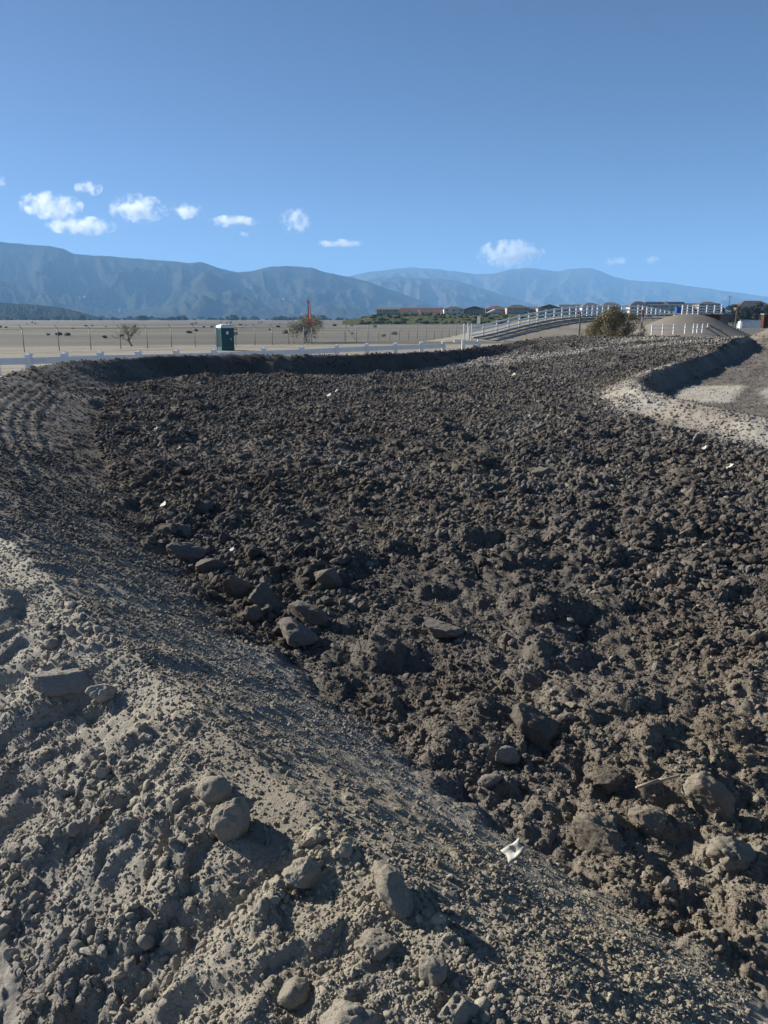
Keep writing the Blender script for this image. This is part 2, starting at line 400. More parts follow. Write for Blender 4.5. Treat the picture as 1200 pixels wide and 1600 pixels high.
    if fine:
        gi = g[near]
        fd = lambda s: np.clip((s / gi - 1.8) / 3, 0, 1)
        A = cb
        meso = 0.05 * fbm(xi / 0.8, yi / 0.8, 4, 60) + 0.65 * domes(xi, yi, 0.55, 61, 0.22, 0.5) + 0.7 * domes(xi, yi, 0.30, 62, 0.5, 0.5) * fd(.3)
        micro = domes(xi, yi, 0.15, 63, 0.85, 0.6) * fd(.15) + domes(xi, yi, 0.075, 64, 0.9, 0.6) * fd(.075) + 0.9 * domes(xi, yi, 0.036, 65, 0.9, 0.6) * fd(.036) + 0.8 * domes(xi, yi, 0.018, 66, 0.9, 0.6) * fd(.018)
        isout = out & (yi < 60)
        fac = plates(xi, yi, 0.27, 160, .16, .42) * fd(.27) * sstep(-.25, .25, fbm(xi / .9 + 7, yi / .9, 2, 161)) + plates(xi, yi, 0.11, 163, .2, .5) * fd(.11)
        hs = hs + np.where(isout, 0, A * (meso - 0.03) + .62 * A * micro + .55 * A * fac)
        # graded inner face: fine crumbs, long drag marks along the crest, tyre ruts further round
        sm = (1 - fade) * (inner & tr_area)
        crumbs = 0.3 * domes(xi, yi, 0.10, 70, 0.35, 0.5) * fd(.1) + 0.6 * domes(xi, yi, 0.045, 71, 0.6, 0.6) * fd(.045) + 0.6 * domes(xi, yi, 0.02, 72, 0.8, 0.6) * fd(.02)
        drag = 0.012 * fbm(ar / 1.6, sd / 0.09, 4, 73) + 0.022 * fbm(ar / .5, sd / .3, 3, 74)
        rut = sstep(13, 16, ar) * (1 - sstep(34, 38, ar))
        v = sd / wi
        tread = 0.012 * np.sign(np.sin(2 * np.pi * sd / 0.22 + 1.5 * fbm(ar / 4, ar * 0, 2, 76))) * (0.35 + 0.65 * (np.sin(2 * np.pi * (ar + 0.35 * np.abs(((sd / .42) % 1) - .5)) / 0.24) > 0)) * np.exp(-((v - 0.42) / 0.28) ** 4)
        hs = hs + sm * (crumbs + drag * (1 - 0.3 * rut) + rut * tread + .25 * rut * domes(xi, yi, .3, 75, .5, .5) * fd(.3))
        # slumped outer face: tongues and ledges running down the slope
        bo = -sd
        wa = ar + 0.25 * fbm(xi / .5, yi / .5, 3, 80)
        ton = fbm(wa / 0.36 + 2.7, bo / 1.4, 4, 181); led = fbm(wa / 0.6 + 15, bo / 0.6, 4, 182)
        led = (np.floor(led * 4) + sstep(0.1, 0.9, (led * 4) % 1)) / 4
        rug = sstep(0.0, 0.35, bo)
        rough = sstep(-0.05, 0.35, fbm(xi / .55 + 9, yi / .55, 3, 83))
        slump = 0.10 * ton + 0.05 * led + .75 * plates(wa / .62, bo, .55, 190, .10, .24) * sstep(.05, .3, bo) + .6 * (1 - rough) * plates(wa / .7, bo, .2, 191, .08, .3) + 0.05 * fbm(wa / .12, bo / .6, 3, 84)
        lump = rough * (0.75 * domes(xi, yi, .26, 85, .6, .6) * fd(.26) + domes(xi, yi, .13, 86, .8, .6) * fd(.13) + domes(xi, yi, .06, 87, .9, .6) * fd(.06)) \
            + (0.35 + .65 * rough) * (domes(xi, yi, .032, 88, .9, .6) * fd(.032) + .9 * domes(xi, yi, .016, 89, .9, .6) * fd(.016))
        hs = hs + np.where(isout, rug * slump * (1 - sstep(25, 32, yi) * .6) + (0.35 + .65 * rug) * lump, 0)
        hs = hs + np.where(tr_area & isin, drag * 1.2, 0)
    h = h.copy(); h[near] = hs; tone[near] = tn; reg[near] = rg; crumb[near] = np.where(out & (yi < 60), 0.55, cb); strip[near] = (inner & tr_area & (cb < .5)) | (tr_area & (lipc > .35))
    return h, tone, reg, crumb, strip

def z_at(x, y): return float(ground([x], [y])[0][0])

def ray(px, py):
    u = (px - 600) / F; v = (800 - py) / F
    return np.array([u, math.cos(PITCH) + v * math.sin(PITCH), -math.sin(PITCH) + v * math.cos(PITCH)])

def hit(px, py, fine=True):
    """where the line of sight through a photo pixel meets the ground"""
    d = ray(px, py); t = np.geomspace(0.8, 60, 1500)
    X, Y, Z = d[0] * t, d[1] * t, EYE + d[2] * t
    k = int(np.argmax(Z < ground(X, Y, fine)[0])); return Vector((X[k], Y[k], Z[k]))

def at(px, Y, z=0.0, py=500): d = ray(px, py); return Vector((d[0] / d[1] * Y, Y, z))
def zpx(py, Y): d = ray(600, py); return EYE + Y * d[2] / d[1]
def on(px, Y): p = at(px, Y); p.z = ground([p.x], [p.y], False)[0][0]; return p

def build_ground():
    azf = np.radians(np.linspace(-33, 33, 620)); azc = np.radians(np.linspace(33, 327, 70)[1:-1])
    az = np.r_[azf, azc]; na = len(az)
    rr = np.r_[np.geomspace(0.55, 1.3, 24)[:-1], np.geomspace(1.3, 62, 780), np.geomspace(62, 200, 150)[1:], np.geomspace(200, 14500, 90)[1:]]
    A, RR = np.meshgrid(az, rr); x = (np.sin(A) * RR).ravel(); y = (np.cos(A) * RR).ravel()
    h, tone, reg, _, _ = ground(x, y)
    V = np.stack([x, y, h], 1); nr = len(rr)
    i = np.arange(nr - 1)[:, None] * na; j = np.arange(na)[None, :]; j2 = (j + 1) % na
    Q = np.stack([i + j, i + j2, i + na + j2, i + na + j], -1).reshape(-1, 4)[:, ::-1]
    rq = reg[Q]; fr = np.where((rq == rq[:, :1]).all(1), rq[:, 0], np.sort(rq, 1)[:, 1])
    for k, (name, m) in enumerate((('dirt_track', M_SOIL), ('dirt_berm', M_SOIL), ('infield', M_SOIL), ('dry_field', M_FIELD), ('sandy_path', M_SAND), ('dirt_mound', M_SOIL))):
        q = Q[fr == k]; u, inv = np.unique(q, return_inverse=True)
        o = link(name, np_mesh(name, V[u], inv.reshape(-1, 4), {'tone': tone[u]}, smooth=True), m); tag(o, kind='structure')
    # the patch under the photographer's feet
    k = na; a = V[:na]; cv = np.r_[a, [[0, 0, a[:, 2].mean()]]]
    tri = np.stack([np.arange(na), np.full(na, na), (np.arange(na) + 1) % na], 1)
    o = link('dirt_patch', np_mesh('dirt_patch', cv, tri[:, ::-1], {'tone': np.full(na + 1, 0.6)}, True), M_SOIL); tag(o, kind='structure')
build_ground()

# ------------------------------------------------------------------ clods
def ico(sub):
    bm = bmesh.new(); bmesh.ops.create_icosphere(bm, subdivisions=sub, radius=1.0)
    V = np.array([v.co[:] for v in bm.verts]); T = np.array([[v.index for v in f.verts] for f in bm.faces]); bm.free(); return V, T
ICO5, ICO4, ICO3, ICO2 = ico(5), ico(4), ico(3), ico(2)

def clod_mesh(name, seed, kind='rough', base=None, dims=(1, .85, .7)):
    V, T = base or ICO4; rg = np.random.default_rng(seed); P = V.copy()
    off = rg.uniform(-50, 50, 3)
    if kind == 'rough':
        r = 1 + .42 * fbm3(V * 1.25 + off, 2, seed) + .34 * (.6 - f1_3(V * 1.7 + off, seed)) + .20 * (.55 - f1_3(V * 3.7 + off, seed + 9)) + .10 * (.5 - f1_3(V * 8 + off, seed + 19)) + .09 * fbm3(V * 12 + off, 3, seed)
    elif kind == 'slab':
        r = 1 + .25 * fbm3(V * 1.2 + off, 2, seed) + .10 * (.55 - f1_3(V * 3.2 + off, seed)) + .05 * fbm3(V * 7 + off, 3, seed)
    else:
        r = 1 + .24 * fbm3(V * 1.1 + off, 2, seed) + .05 * (.5 - f1_3(V * 7 + off, seed + 3)) + .06 * (.55 - f1_3(V * 3 + off, seed)) + .05 * fbm3(V * 6 + off, 3, seed)
    P = V * r[:, None] * (1.25 if kind == 'slab' else 1)
    ncut = {'rough': 6, 'slab': 10, 'round': 2}[kind]
    for k in range(ncut):
        nn = rg.normal(size=3); nn /= np.linalg.norm(nn); d = rg.uniform(.55, .9) + .04 * fbm3(P * 3 + k, 2, seed + k)
        e = np.maximum(P @ nn - d, 0); P = P - nn * (e * rg.uniform(.9, 1))[:, None]
    P = P + (.11 * fbm3(P * 5 + off, 4, seed + 77, .65) + .05 * (.5 - f1_3(P * 7 + off, seed + 78)) + .025 * (.5 - f1_3(P * 16 + off, seed + 79)))[:, None] * V
    P = P * np.array(dims); P /= np.abs(P).max()
    return np_mesh(name, P, T, smooth=True)

CLODS = []
for k in range(9): CLODS.append(clod_mesh('clod', 100 + k, 'rough', ICO4, (1, random.uniform(.75, .95), random.uniform(.6, .85))))
for k in range(4): CLODS.append(clod_mesh('clod', 200 + k, 'slab', ICO4, (1, random.uniform(.6, .9), random.uniform(.4, .6))))
for k in range(3): CLODS.append(clod_mesh('clod', 300 + k, 'round', ICO3, (1, .85, .75)))
for me in CLODS: me.materials.append(M_CLOD)

def scatter(n):
    az = np.radians(rng.uniform(-30.5, 30.5, n)); r = np.exp(rng.uniform(np.log(1.15), np.log(62), n))
    x, y = np.sin(az) * r, np.cos(az) * r
    h, tone, reg, crumb, strip = ground(x, y)
    keep = (crumb > 0.04) & (reg < 3)
    x, y, r, h, tone, reg, crumb, strip = [a[keep] for a in (x, y, r, h, tone, reg, crumb, strip)]
    u = rng.uniform(0, 1, len(x))
    # patchy: crumbs gather on the slope, sparse and small on the graded strip
    pr = np.where(strip > 0, 0.46 - .26 * ((x < -5.5) & (y > 8.5) & (y < 27)), np.where(reg == 1, 0.62, np.where(reg == 2, .2, 1.0)))
    pr = pr * np.clip(0.75 + 0.6 * fbm(x / .6, y / .6, 3, 200), .15, 1)
    k = u < pr
    x, y, r, h, tone, reg, crumb, strip = [a[k] for a in (x, y, r, h, tone, reg, crumb, strip)]
    m = len(x)
    smin = np.maximum(r * 0.0011, 0.0035); s = smin * rng.uniform(0.012, 1, m) ** (-1 / 1.8) * np.clip(1.05 + 1.1 * fbm(x / 1.3, y / 1.3, 3, 207), .55, 1.7)
    cap = np.where(strip > 0, 0.013 + .018 * sstep(3, 9, r) + .03 * sstep(14, 24, r), np.where(reg == 1, 0.012 + .042 * sstep(.04, .45, fbm(x / .55 + 9, y / .55, 3, 83)), np.where(reg == 2, .03, 0.09))); s = np.minimum(s, cap * rng.uniform(.5, 1.25, m))
    s = np.maximum(s, smin)
    return x, y, h, s, tone, reg, strip

# big clods named one by one: photo pixel, half-length in pixels, kind, dims, yaw, tilt, tone, label
BIG = [
 (333, 1236, 27, 'round', (1, .9, .85), .3, .1, .74, 'smooth round grey clod resting against the egg-shaped clod on the pale slope'),
 (358, 1290, 42, 'round', (.78, .72, 1), .2, .15, .70, 'large egg-shaped grey clod standing upright on the pale slope'),
 (618, 1402, 52, 'slab', (1, .45, .5), -.6, .5, .50, 'dark saddle-shaped clod lying over a hollow in the foreground ridge'),
 (410, 935, 48, 'slab', (1, .6, .62), -.5, .3, .42, 'biggest angular slab in the cluster of broken slabs at the track edge'),
 (485, 962, 46, 'slab', (1, .42, .42), -.45, .15, .48, 'long tilted slab pointing right beside the biggest angular slab'),
 (466, 992, 42, 'slab', (1, .75, .45), .2, .2, .52, 'pale flat-topped block below the long tilted slab'),
 (392, 968, 19, 'rough', (1, .9, .95), 0, 0, .45, 'small dark clod tucked under the biggest angular slab'),
 (512, 912, 26, 'slab', (1, .7, .8), .5, .3, .52, 'squarish clod with a lit face right of the slab cluster'),
 (375, 925, 36, 'slab', (1, .4, .55), .7, .5, .48, 'narrow slab leaning upright on the left of the slab cluster'),
 (695, 980, 42, 'slab', (1, .65, .5), .1, .2, .52, 'flat-topped pale clod alone on the middle of the track'),
 (283, 858, 42, 'rough', (1, .7, .5), .2, .1, .50, 'broad low clod at the foot of the graded berm face'),
 (272, 826, 34, 'rough', (1, .6, .55), .3, .1, .50, 'lumpy long clod just above the broad low clod at the berm foot'),
 (325, 884, 30, 'slab', (1, .8, .7), -.2, .2, .38, 'dark faceted clod right below the broad low clod at the berm foot'),
 (846, 740, 17, 'rough', (1, .8, .8), 0, 0, .40, 'solitary lit clod with a long shadow on the far middle track'),
 (842, 1150, 56, 'slab', (1, .45, .8), -.5, .5, .24, 'large dark slab standing tilted in shadow on the right of the track'),
 (792, 1190, 24, 'slab', (1, .7, .7), .3, .3, .78, 'light angular clod at the left foot of the dark tilted slab'),
 (766, 1222, 22, 'round', (1, .6, .55), .2, 0, .58, 'smooth loaf-shaped clod on the track below the light angular clod'),
 (936, 1308, 44, 'rough', (1, .6, .55), -.4, .2, .50, 'long crusted clod left of the curved chunk in the lower right'),
 (1020, 1285, 31, 'rough', (1, .9, .7), .2, .2, .52, 'round crusted clod below the dry stick'),
 (1096, 1255, 52, 'slab', (1, .42, .75), -.5, .55, .66, 'big smooth curved chunk with a hollow beneath it at lower right'),
 (1150, 1340, 40, 'rough', (1, .85, .6), .2, .1, .55, 'broad rough clod by the right edge below the curved chunk'),
 (560, 1592, 85, 'rough', (1, .75, .55), .1, .1, .68, 'largest pale clod cut off by the bottom edge of the view'),
 (712, 1585, 40, 'rough', (1, .75, .9), .4, .2, .60, 'knobbly upright clod at the bottom right of the largest pale clod'),
 (460, 1560, 24, 'round', (1, .8, .9), .2, .1, .50, 'small smooth brown clod at the bottom left of the largest pale clod'),
 (590, 1480, 34, 'rough', (1, .85, .8), .2, .1, .50, 'blocky clod in the hollow under the saddle-shaped clod'),
 (672, 1520, 30, 'rough', (.9, .8, 1), .5, .1, .55, 'upright clod in the shaded gully of the foreground ridge'),
 (480, 1380, 38, 'rough', (1, .8, .7), .6, .1, .60, 'rounded lump left of the saddle-shaped clod'),
 (160, 1095, 26, 'rough', (1, .75, .8), .6, .2, .9, 'whitish lumpy clod near the top of the pale slope'),
 (85, 1065, 66, 'slab', (1, .7, .45), .6, .3, .62, 'big undercut slab with a dark gap below it on the left slope'),
 (725, 685, 11, 'slab', (1, .8, .9), 0, .2, .20, 'dark block standing out on the distant part of the track'),
 (1090, 690, 12, 'slab', (1, .7, .8), .3, .3, .60, 'pale angular block below the tan lip of the infield'),
 (1045, 1388, 21, 'slab', (1, .6, .9), .8, .4, .62, 'bluish grey chip set upright in brown soil at lower right'),
 (950, 1225, 36, 'rough', (1, .8, .8), 0, .1, .34, 'dark crumbly clod left of the dry stick'),
]
for i, (px, py, hp, kind, dims, yaw, tilt, tone, lab) in enumerate(BIG):
    p = hit(px, py + hp * .35); dist = (p - Vector((0, 0, EYE))).length; s = hp * dist / F * .95; tone = tone if i < 2 else .5 * (tone + .05) + .5 * (float(ground([p.x], [p.y])[1][0]) + .04)
    me = clod_mesh('dirt_clod', 500 + i, kind, ICO5 if hp > 30 else ICO4, dims)
    o = link('dirt_clod', me, M_CLOD, loc=(p.x, p.y + s * .25, ground([p.x], [p.y + s * .25], False)[0][0] + (.6 if i < 2 else .16 if kind == 'rough' else .22) * s * dims[2] + .02), rot=(tilt * .5, tilt, yaw)); o.scale = (s, s, s)
    o['tone'] = tone; tag(o, lab, 'dirt clod')

X, Y, H, SZ, TN, RG, ST = scatter(540000)
order = np.argsort(-SZ / np.hypot(X, Y)); X, Y, H, SZ, TN, RG, ST = [a[order] for a in (X, Y, H, SZ, TN, RG, ST)]
N = len(X)
ROT = rng.uniform(-math.pi, math.pi, (N, 3)); ROT[:, :2] *= .35
IDX = np.where(rng.uniform(0, 1, N) < np.where(SZ > .03, .80, .6), rng.integers(0, 9, N), rng.integers(9, np.where(SZ > .03, 13, 16), N)); SC = SZ[:, None] * rng.uniform(.75, 1.15, (N, 3))
TONE = np.clip(TN + rng.normal(0, .07, N) + .16 * (rng.uniform(0, 1, N) < .07) + np.where((IDX > 8) & (IDX < 13), .09, 0) + np.where(ST > 0, -.07, .0), 0.02, 1.1)
ZZ = H + SZ * rng.uniform(-.15, .32, N)
KEEP = 262
NICK = ['the smooth round clod', 'the egg-shaped clod', 'the saddle-shaped clod', 'the biggest angular slab', 'the long tilted slab', 'the pale flat-topped block', 'the clod under the slabs', 'the squarish clod', 'the upright narrow slab',
    'the lone flat clod', 'the broad low clod', 'the lumpy long clod', 'the dark faceted clod', 'the solitary far clod', 'the dark tilted slab', 'the light angular clod', 'the loaf-shaped clod', 'the crusted clod',
    'the round crusted clod', 'the curved chunk', 'the broad right edge clod', 'the largest pale clod', 'the knobbly upright clod', 'the smooth brown clod', 'the blocky hollow clod', 'the upright gully clod', 'the lump beside the saddle',
    'the whitish clod', 'the big undercut slab', 'the dark far block', 'the pale lip block', 'the bluish grey chip', 'the dark crumbly clod']
BP = np.array([b[:2] for b in BIG], float); TAKEN = {}
def clod_label(i):
    """says which clod it is by its colour and by the named clod it lies nearest to"""
    P = np.array([X[i], Y[i], ZZ[i] - EYE]); f = P[1] * math.cos(PITCH) - P[2] * math.sin(PITCH); up_ = P[1] * math.sin(PITCH) + P[2] * math.cos(PITCH)
    px, py = 600 + F * P[0] / f, 800 - F * up_ / f
    d = BP - (px, py); k = int((d ** 2).sum(1).argmin()); dx, dy = -d[k]; dist = math.hypot(dx, dy)
    an = (math.degrees(math.atan2(-dy, dx)) + 22.5) % 360
    side = ['right of', 'behind-right of', 'behind', 'behind-left of', 'left of', 'in front-left of', 'in front of', 'in front-right of'][int(an // 45)]
    how = '' if dist < 70 else 'not far ' if dist < 140 else 'some way ' if dist < 230 else 'well ' if dist < 340 else 'far '
    rg_ = RG[i]; what = ('grey' if rg_ == 1 else 'tan' if rg_ == 2 else 'brown') + ' ' + ('slabby' if IDX[i] in range(9, 13) else 'rounded' if IDX[i] > 12 else 'crumbly')
    grp = 'clods on the infield' if rg_ == 2 else 'clods on the berm' if rg_ == 1 else 'clods on the churned track'
    base = '%s clod %s%s %s' % (what, how, side, NICK[k]); n = TAKEN[base] = TAKEN.get(base, 0) + 1
    if n > 1: base = ['second', 'third', 'fourth', 'fifth', 'sixth', 'seventh', 'eighth', 'ninth', 'tenth', 'eleventh', 'twelfth', 'thirteenth', 'fourteenth', 'fifteenth', 'sixteenth', 'seventeenth', 'eighteenth', 'nineteenth', 'twentieth', 'twenty-first', 'twenty-second', 'twenty-third', 'twenty-fourth', 'twenty-fifth', 'twenty-sixth', 'twenty-seventh', 'twenty-eighth', 'twenty-ninth', 'thirtieth'][min(n, 30) - 2] + ' largest ' + base
    return base, grp
for i in range(KEEP):
    dist = math.hypot(X[i], Y[i]); rg_ = RG[i]
    lab, grp = clod_label(i)
    o = bpy.data.objects.new('dirt_clod', CLODS[IDX[i]]); C.objects.link(o)
    o.location = (X[i], Y[i], ZZ[i]); o.rotation_euler = ROT[i]; o.scale = SC[i]; o['tone'] = float(TONE[i]); tag(o, lab, 'dirt clod', grp)

# the rest: far too many to count, one object that instances the same clods on points
src = bpy.data.collections.new('clod_sources')
for k, me in enumerate(CLODS):
    o = bpy.data.objects.new('loose_clod_source_%02d' % k, me); src.objects.link(o)
pm = bpy.data.meshes.new('loose_soil'); pm.vertices.add(N - KEEP)
pm.vertices.foreach_set('co', np.stack([X, Y, ZZ], 1)[KEEP:].astype(np.float32).ravel())
def put(n, t, a, f='value'): pm.attributes.new(n, t, 'POINT').data.foreach_set(f, a)
put('tone', 'FLOAT', TONE[KEEP:].astype(np.float32)); put('pick', 'INT', IDX[KEEP:].astype(np.int32))
put('turn', 'FLOAT_VECTOR', ROT[KEEP:].astype(np.float32).ravel(), 'vector'); put('size', 'FLOAT_VECTOR', SC[KEEP:].astype(np.float32).ravel(), 'vector')
lo = link('loose_soil', pm); tag(lo, 'countless loose brown clods and crumbs covering the churned track and berm', 'loose soil', kind='stuff')
ng = bpy.data.node_groups.new('loose_soil', 'GeometryNodeTree')
ng.interface.new_socket('Geometry', in_out='INPUT', socket_type='NodeSocketGeometry'); ng.interface.new_socket('Geometry', in_out='OUTPUT', socket_type='NodeSocketGeometry')
gi, go = ng.nodes.new('NodeGroupInput'), ng.nodes.new('NodeGroupOutput')
ci = ng.nodes.new('GeometryNodeCollectionInfo'); ci.inputs['Collection'].default_value = src; ci.inputs['Separate Children'].default_value = True; ci.inputs['Reset Children'].default_value = True
ip = ng.nodes.new('GeometryNodeInstanceOnPoints'); ip.inputs['Pick Instance'].default_value = True
def na(n, t):
    q = ng.nodes.new('GeometryNodeInputNamedAttribute'); q.data_type = t; q.inputs['Name'].default_value = n; return q.outputs['Attribute']
L = ng.links.new
L(gi.outputs[0], ip.inputs['Points']); L(ci.outputs[0], ip.inputs['Instance']); L(na('pick', 'INT'), ip.inputs['Instance Index'])
L(na('turn', 'FLOAT_VECTOR'), ip.inputs['Rotation']); L(na('size', 'FLOAT_VECTOR'), ip.inputs['Scale']); L(ip.outputs[0], go.inputs[0])
lo.modifiers.new('scatter', 'NODES').node_group = ng
print('clods', N)

# ------------------------------------------------------------------ mountains
def rock_mat(name, lo, hi, scar):
    m = mat(name); b = m.node_tree.nodes['Principled BSDF']; b.inputs['Roughness'].default_value = 1.0; b.inputs['Specular IOR Level'].default_value = 0
    geo = nd(m, 'ShaderNodeNewGeometry')
    n = nd(m, 'ShaderNodeTexNoise', Scale=0.006, Detail=10.0, Roughness=0.7); lk(m, geo.outputs['Position'], n.inputs['Vector'])
    r = ramp(m, [(0.35, lo), (0.56, hi), (0.64, hi), (0.72, scar)])
    lk(m, n.outputs['Fac'], r.inputs['Fac']); lk(m, r.outputs['Color'], b.inputs['Base Color'])
    return m

def mountains(name, prof, Yf, Yc, m, seed, spur=0.5, freq=1 / 60., zf=0.0, nx=420, nt=90, rough=0.0):
    p = np.array(prof, float); px = np.linspace(p[0, 0], p[-1, 0], nx)
    py = np.interp(px, p[:, 0], p[:, 1]); ker = np.hanning(9); ker /= ker.sum(); py = np.convolve(np.pad(py, 4, 'edge'), ker, 'valid')
    py = py + 1.1 * fbm(px / 14, px * 0 + seed, 4, seed)
    u = (px - 600) / F; v = (800 - py) / F; dy = math.cos(PITCH) + v * math.sin(PITCH); dz = -math.sin(PITCH) + v * math.cos(PITCH)
    slope = dz / dy; ux = u / (math.cos(PITCH) + .27 * math.sin(PITCH))
    t = np.r_[np.linspace(0, 1, nt), np.linspace(1, 1.8, 22)[1:]]
    T, PX = np.meshgrid(t, px, indexing='ij'); SL = np.broadcast_to(slope, T.shape); UX = np.broadcast_to(ux, T.shape)
    Y = Yf + (Yc - Yf) * T; zc = SL * Yc
    w = PX * freq + 1.2 * fbm(PX * freq * .7, T * 1.5, 3, seed + 1); w2 = PX * freq * 2.6 + 1.0 * fbm(PX * freq * 2, T * 2, 3, seed + 4)
    rid = 1 - np.abs(fbm(w, T * 1.1, 2, seed + 2)) * 2.6; rid2 = 1 - np.abs(fbm(w2, T * 1.8 + 3, 2, seed + 3)) * 2.6
    fine = fbm(PX * freq * 9 + T * 3, T * 9, 4, seed + 7)
    g = np.clip(T, 0, 1) ** 1.05
    env = np.clip(4 * T * (1 - T), 0, 1) ** 1.1 * (T < 1)
    z = zf + (zc - zf) * np.clip(g + spur * env * (0.42 * rid + 0.22 * rid2 - 0.28 + 0.17 * fine), -0.02, 1.2)
    z = np.where(T < 1, np.minimum(z, zf + (EYE + SL * Y - zf) * (0.95 + .05 * T)), z)
    z = np.where(T > 1, zf + (zc - zf) * np.clip(1 - (T - 1) / .8, 0, 1) ** 1.2, z)
    if rough: z = z + rough * np.clip(fbm(PX * .9, T * 60, 3, seed + 9) + .2, 0, 1) * (T < 1.05)
    V = np.stack([(UX * Y).ravel(), Y.ravel(), z.ravel()], 1); n = nx
    i = np.arange(len(t) - 1)[:, None] * n; j = np.arange(n - 1)[None]
    Q = np.stack([i + j, i + j + 1, i + n + j + 1, i + n + j], -1).reshape(-1, 4)
    o = link(name, np_mesh(name, V, Q, smooth=True), m); tag(o, kind='structure'); return V.reshape(len(t), n, 3)

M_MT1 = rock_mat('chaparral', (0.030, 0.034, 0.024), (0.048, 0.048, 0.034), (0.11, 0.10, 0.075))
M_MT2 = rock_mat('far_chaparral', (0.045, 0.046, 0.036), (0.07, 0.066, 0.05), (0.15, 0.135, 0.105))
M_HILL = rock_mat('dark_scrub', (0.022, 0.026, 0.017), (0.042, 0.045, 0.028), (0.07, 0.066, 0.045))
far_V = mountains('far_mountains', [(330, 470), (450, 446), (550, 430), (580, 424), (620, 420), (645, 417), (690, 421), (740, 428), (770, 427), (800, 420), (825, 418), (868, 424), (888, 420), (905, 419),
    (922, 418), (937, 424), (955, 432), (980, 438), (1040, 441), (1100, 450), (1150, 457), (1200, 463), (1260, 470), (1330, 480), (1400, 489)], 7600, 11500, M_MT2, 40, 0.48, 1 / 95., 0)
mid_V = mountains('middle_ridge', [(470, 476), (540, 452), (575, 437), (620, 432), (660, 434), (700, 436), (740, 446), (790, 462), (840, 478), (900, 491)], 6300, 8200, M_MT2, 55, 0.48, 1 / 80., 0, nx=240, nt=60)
near_V = mountains('near_mountains', [(-200, 372), (-60, 374), (0, 376), (50, 381), (85, 383), (105, 387), (122, 396), (190, 401), (260, 406), (300, 411), (318, 408), (328, 412), (345, 419), (375, 425), (400, 422), (425, 416),
    (460, 415), (490, 418), (505, 424), (530, 429), (550, 433), (580, 441), (610, 452), (650, 466), (700, 482), (750, 492)], 4300, 6200, M_MT1, 21, 0.46, 1 / 95., 0)
mountains('foothills', [(-200, 452), (-100, 440), (0, 431), (50, 441), (110, 459), (170, 474), (220, 482), (262, 468), (300, 440), (322, 421), (345, 432), (380, 447), (425, 464), (455, 472), (490, 466), (515, 459), (540, 466), (575, 480), (620, 493)],
    3700, 5200, M_MT1, 33, 0.46, 1 / 80., 0, nx=360, nt=70)
mountains('dark_hill', [(-160, 470), (-60, 470), (0, 471), (40, 474), (75, 477), (100, 480), (125, 487), (145, 493), (170, 496.5)], 1900, 2300, M_HILL, 71, 0.35, 1 / 25., -0.5, nx=300, nt=60, rough=3.0)
# the green bluff the houses stand on
M_BLUFF = rock_mat('bluff_grass', (0.05, 0.062, 0.03), (0.10, 0.105, 0.05), (0.17, 0.15, 0.09))
def bluff():
    p = np.array([(535, 502), (560, 498), (575, 493), (590, 492), (700, 491.5), (850, 491), (960, 490.5), (1150, 490), (1320, 490)], float)
    px = np.linspace(535, 1320, 420); py = np.interp(px, p[:, 0], p[:, 1]) + .35 * fbm(px / 9, px * 0, 3, 5); zt = np.array([zpx(q, 470) for q in py])
    rows = []
    for Y, f in ((400, -.15), (415, .08), (430, .30), (445, .42), (457, .78), (470, 1), (520, 1.03), (620, 1.03), (680, 0)):
        yy = Y + 6 * fbm(px / 30, px * 0 + Y, 3, 6) * (f < 1); d = ray(600, 495); uu = (px - 600) / F / d[1]
        rows.append(np.stack([uu * yy, yy, zt * f + .25 * fbm(px / 2.5, px * 0 + Y, 3, 7)], 1))
    V = np.concatenate(rows); n = len(px); i = np.arange(len(rows) - 1)[:, None] * n; j = np.arange(n - 1)[None]
    Q = np.stack([i + j, i + j + 1, i + n + j + 1, i + n + j], -1).reshape(-1, 4)
    tag(link('bluff', np_mesh('bluff', V, Q, smooth=True), M_BLUFF), kind='structure')
bluff()

# ------------------------------------------------------------------ lumps of far vegetation, each mass one object
M_SCRUB = plain_mat('scrub_leaf', (0.15, 0.14, 0.105), 1, .35, .7, 0)
M_FARTREE = plain_mat('far_tree_leaf', (0.055, 0.062, 0.045), 1, .35, .2, 0)
def lumps(name, pts, m, label, cat, kind='stuff', base=ICO2):
    Vs, Fs, o = [], [], 0
    for k, (x, y, z, rx, rz) in enumerate(pts):
        V, T = base; off = np.array([k * 3.7, k * 1.3, 5.0])
        r = 0.75 + .5 * fbm3(V * 1.6 + off, 3, 3) + .3 * (.5 - f1_3(V * 2.4 + off, 4))
        P = V * r[:, None] * (rx, rx, rz); P[:, 2] = np.maximum(P[:, 2], -rz * .5)
        Vs.append(P + (x, y, z + rz * .45)); Fs.append(T + o); o += len(V)
    ob = link(name, np_mesh(name, np.concatenate(Vs), np.concatenate(Fs)), m); return tag(ob, label, cat, kind=kind)
pts = []
for k in range(330):
    px = random.uniform(-60, 600); Y = random.uniform(1500, 2500); p = at(px, Y); hh = random.choice((2, 3, 3, 3, 4, 6)) * random.uniform(.7, 1.2) * 2.0 * (1 if px < 520 else .6)
    pts.append((p.x, p.y, -.1, hh * random.uniform(.6, 1.1), hh * .62))
lumps('far_woods', pts, M_FARTREE, 'band of dark trees along the far edge of the dry field', 'woods')
pts = []
for k in range(80):
    px = random.uniform(-60, 640); Y = math.exp(random.uniform(math.log(120), math.log(640))); p = at(px, Y)
    if vnoise(np.array([Y / 60.]), np.array([px / 90.]), 8)[0] < -.1 and Y < 420: continue
    s_ = random.uniform(.15, .5) * (1 + Y / 600); pts.append((p.x, p.y, -.02, s_ * 1.6, s_))
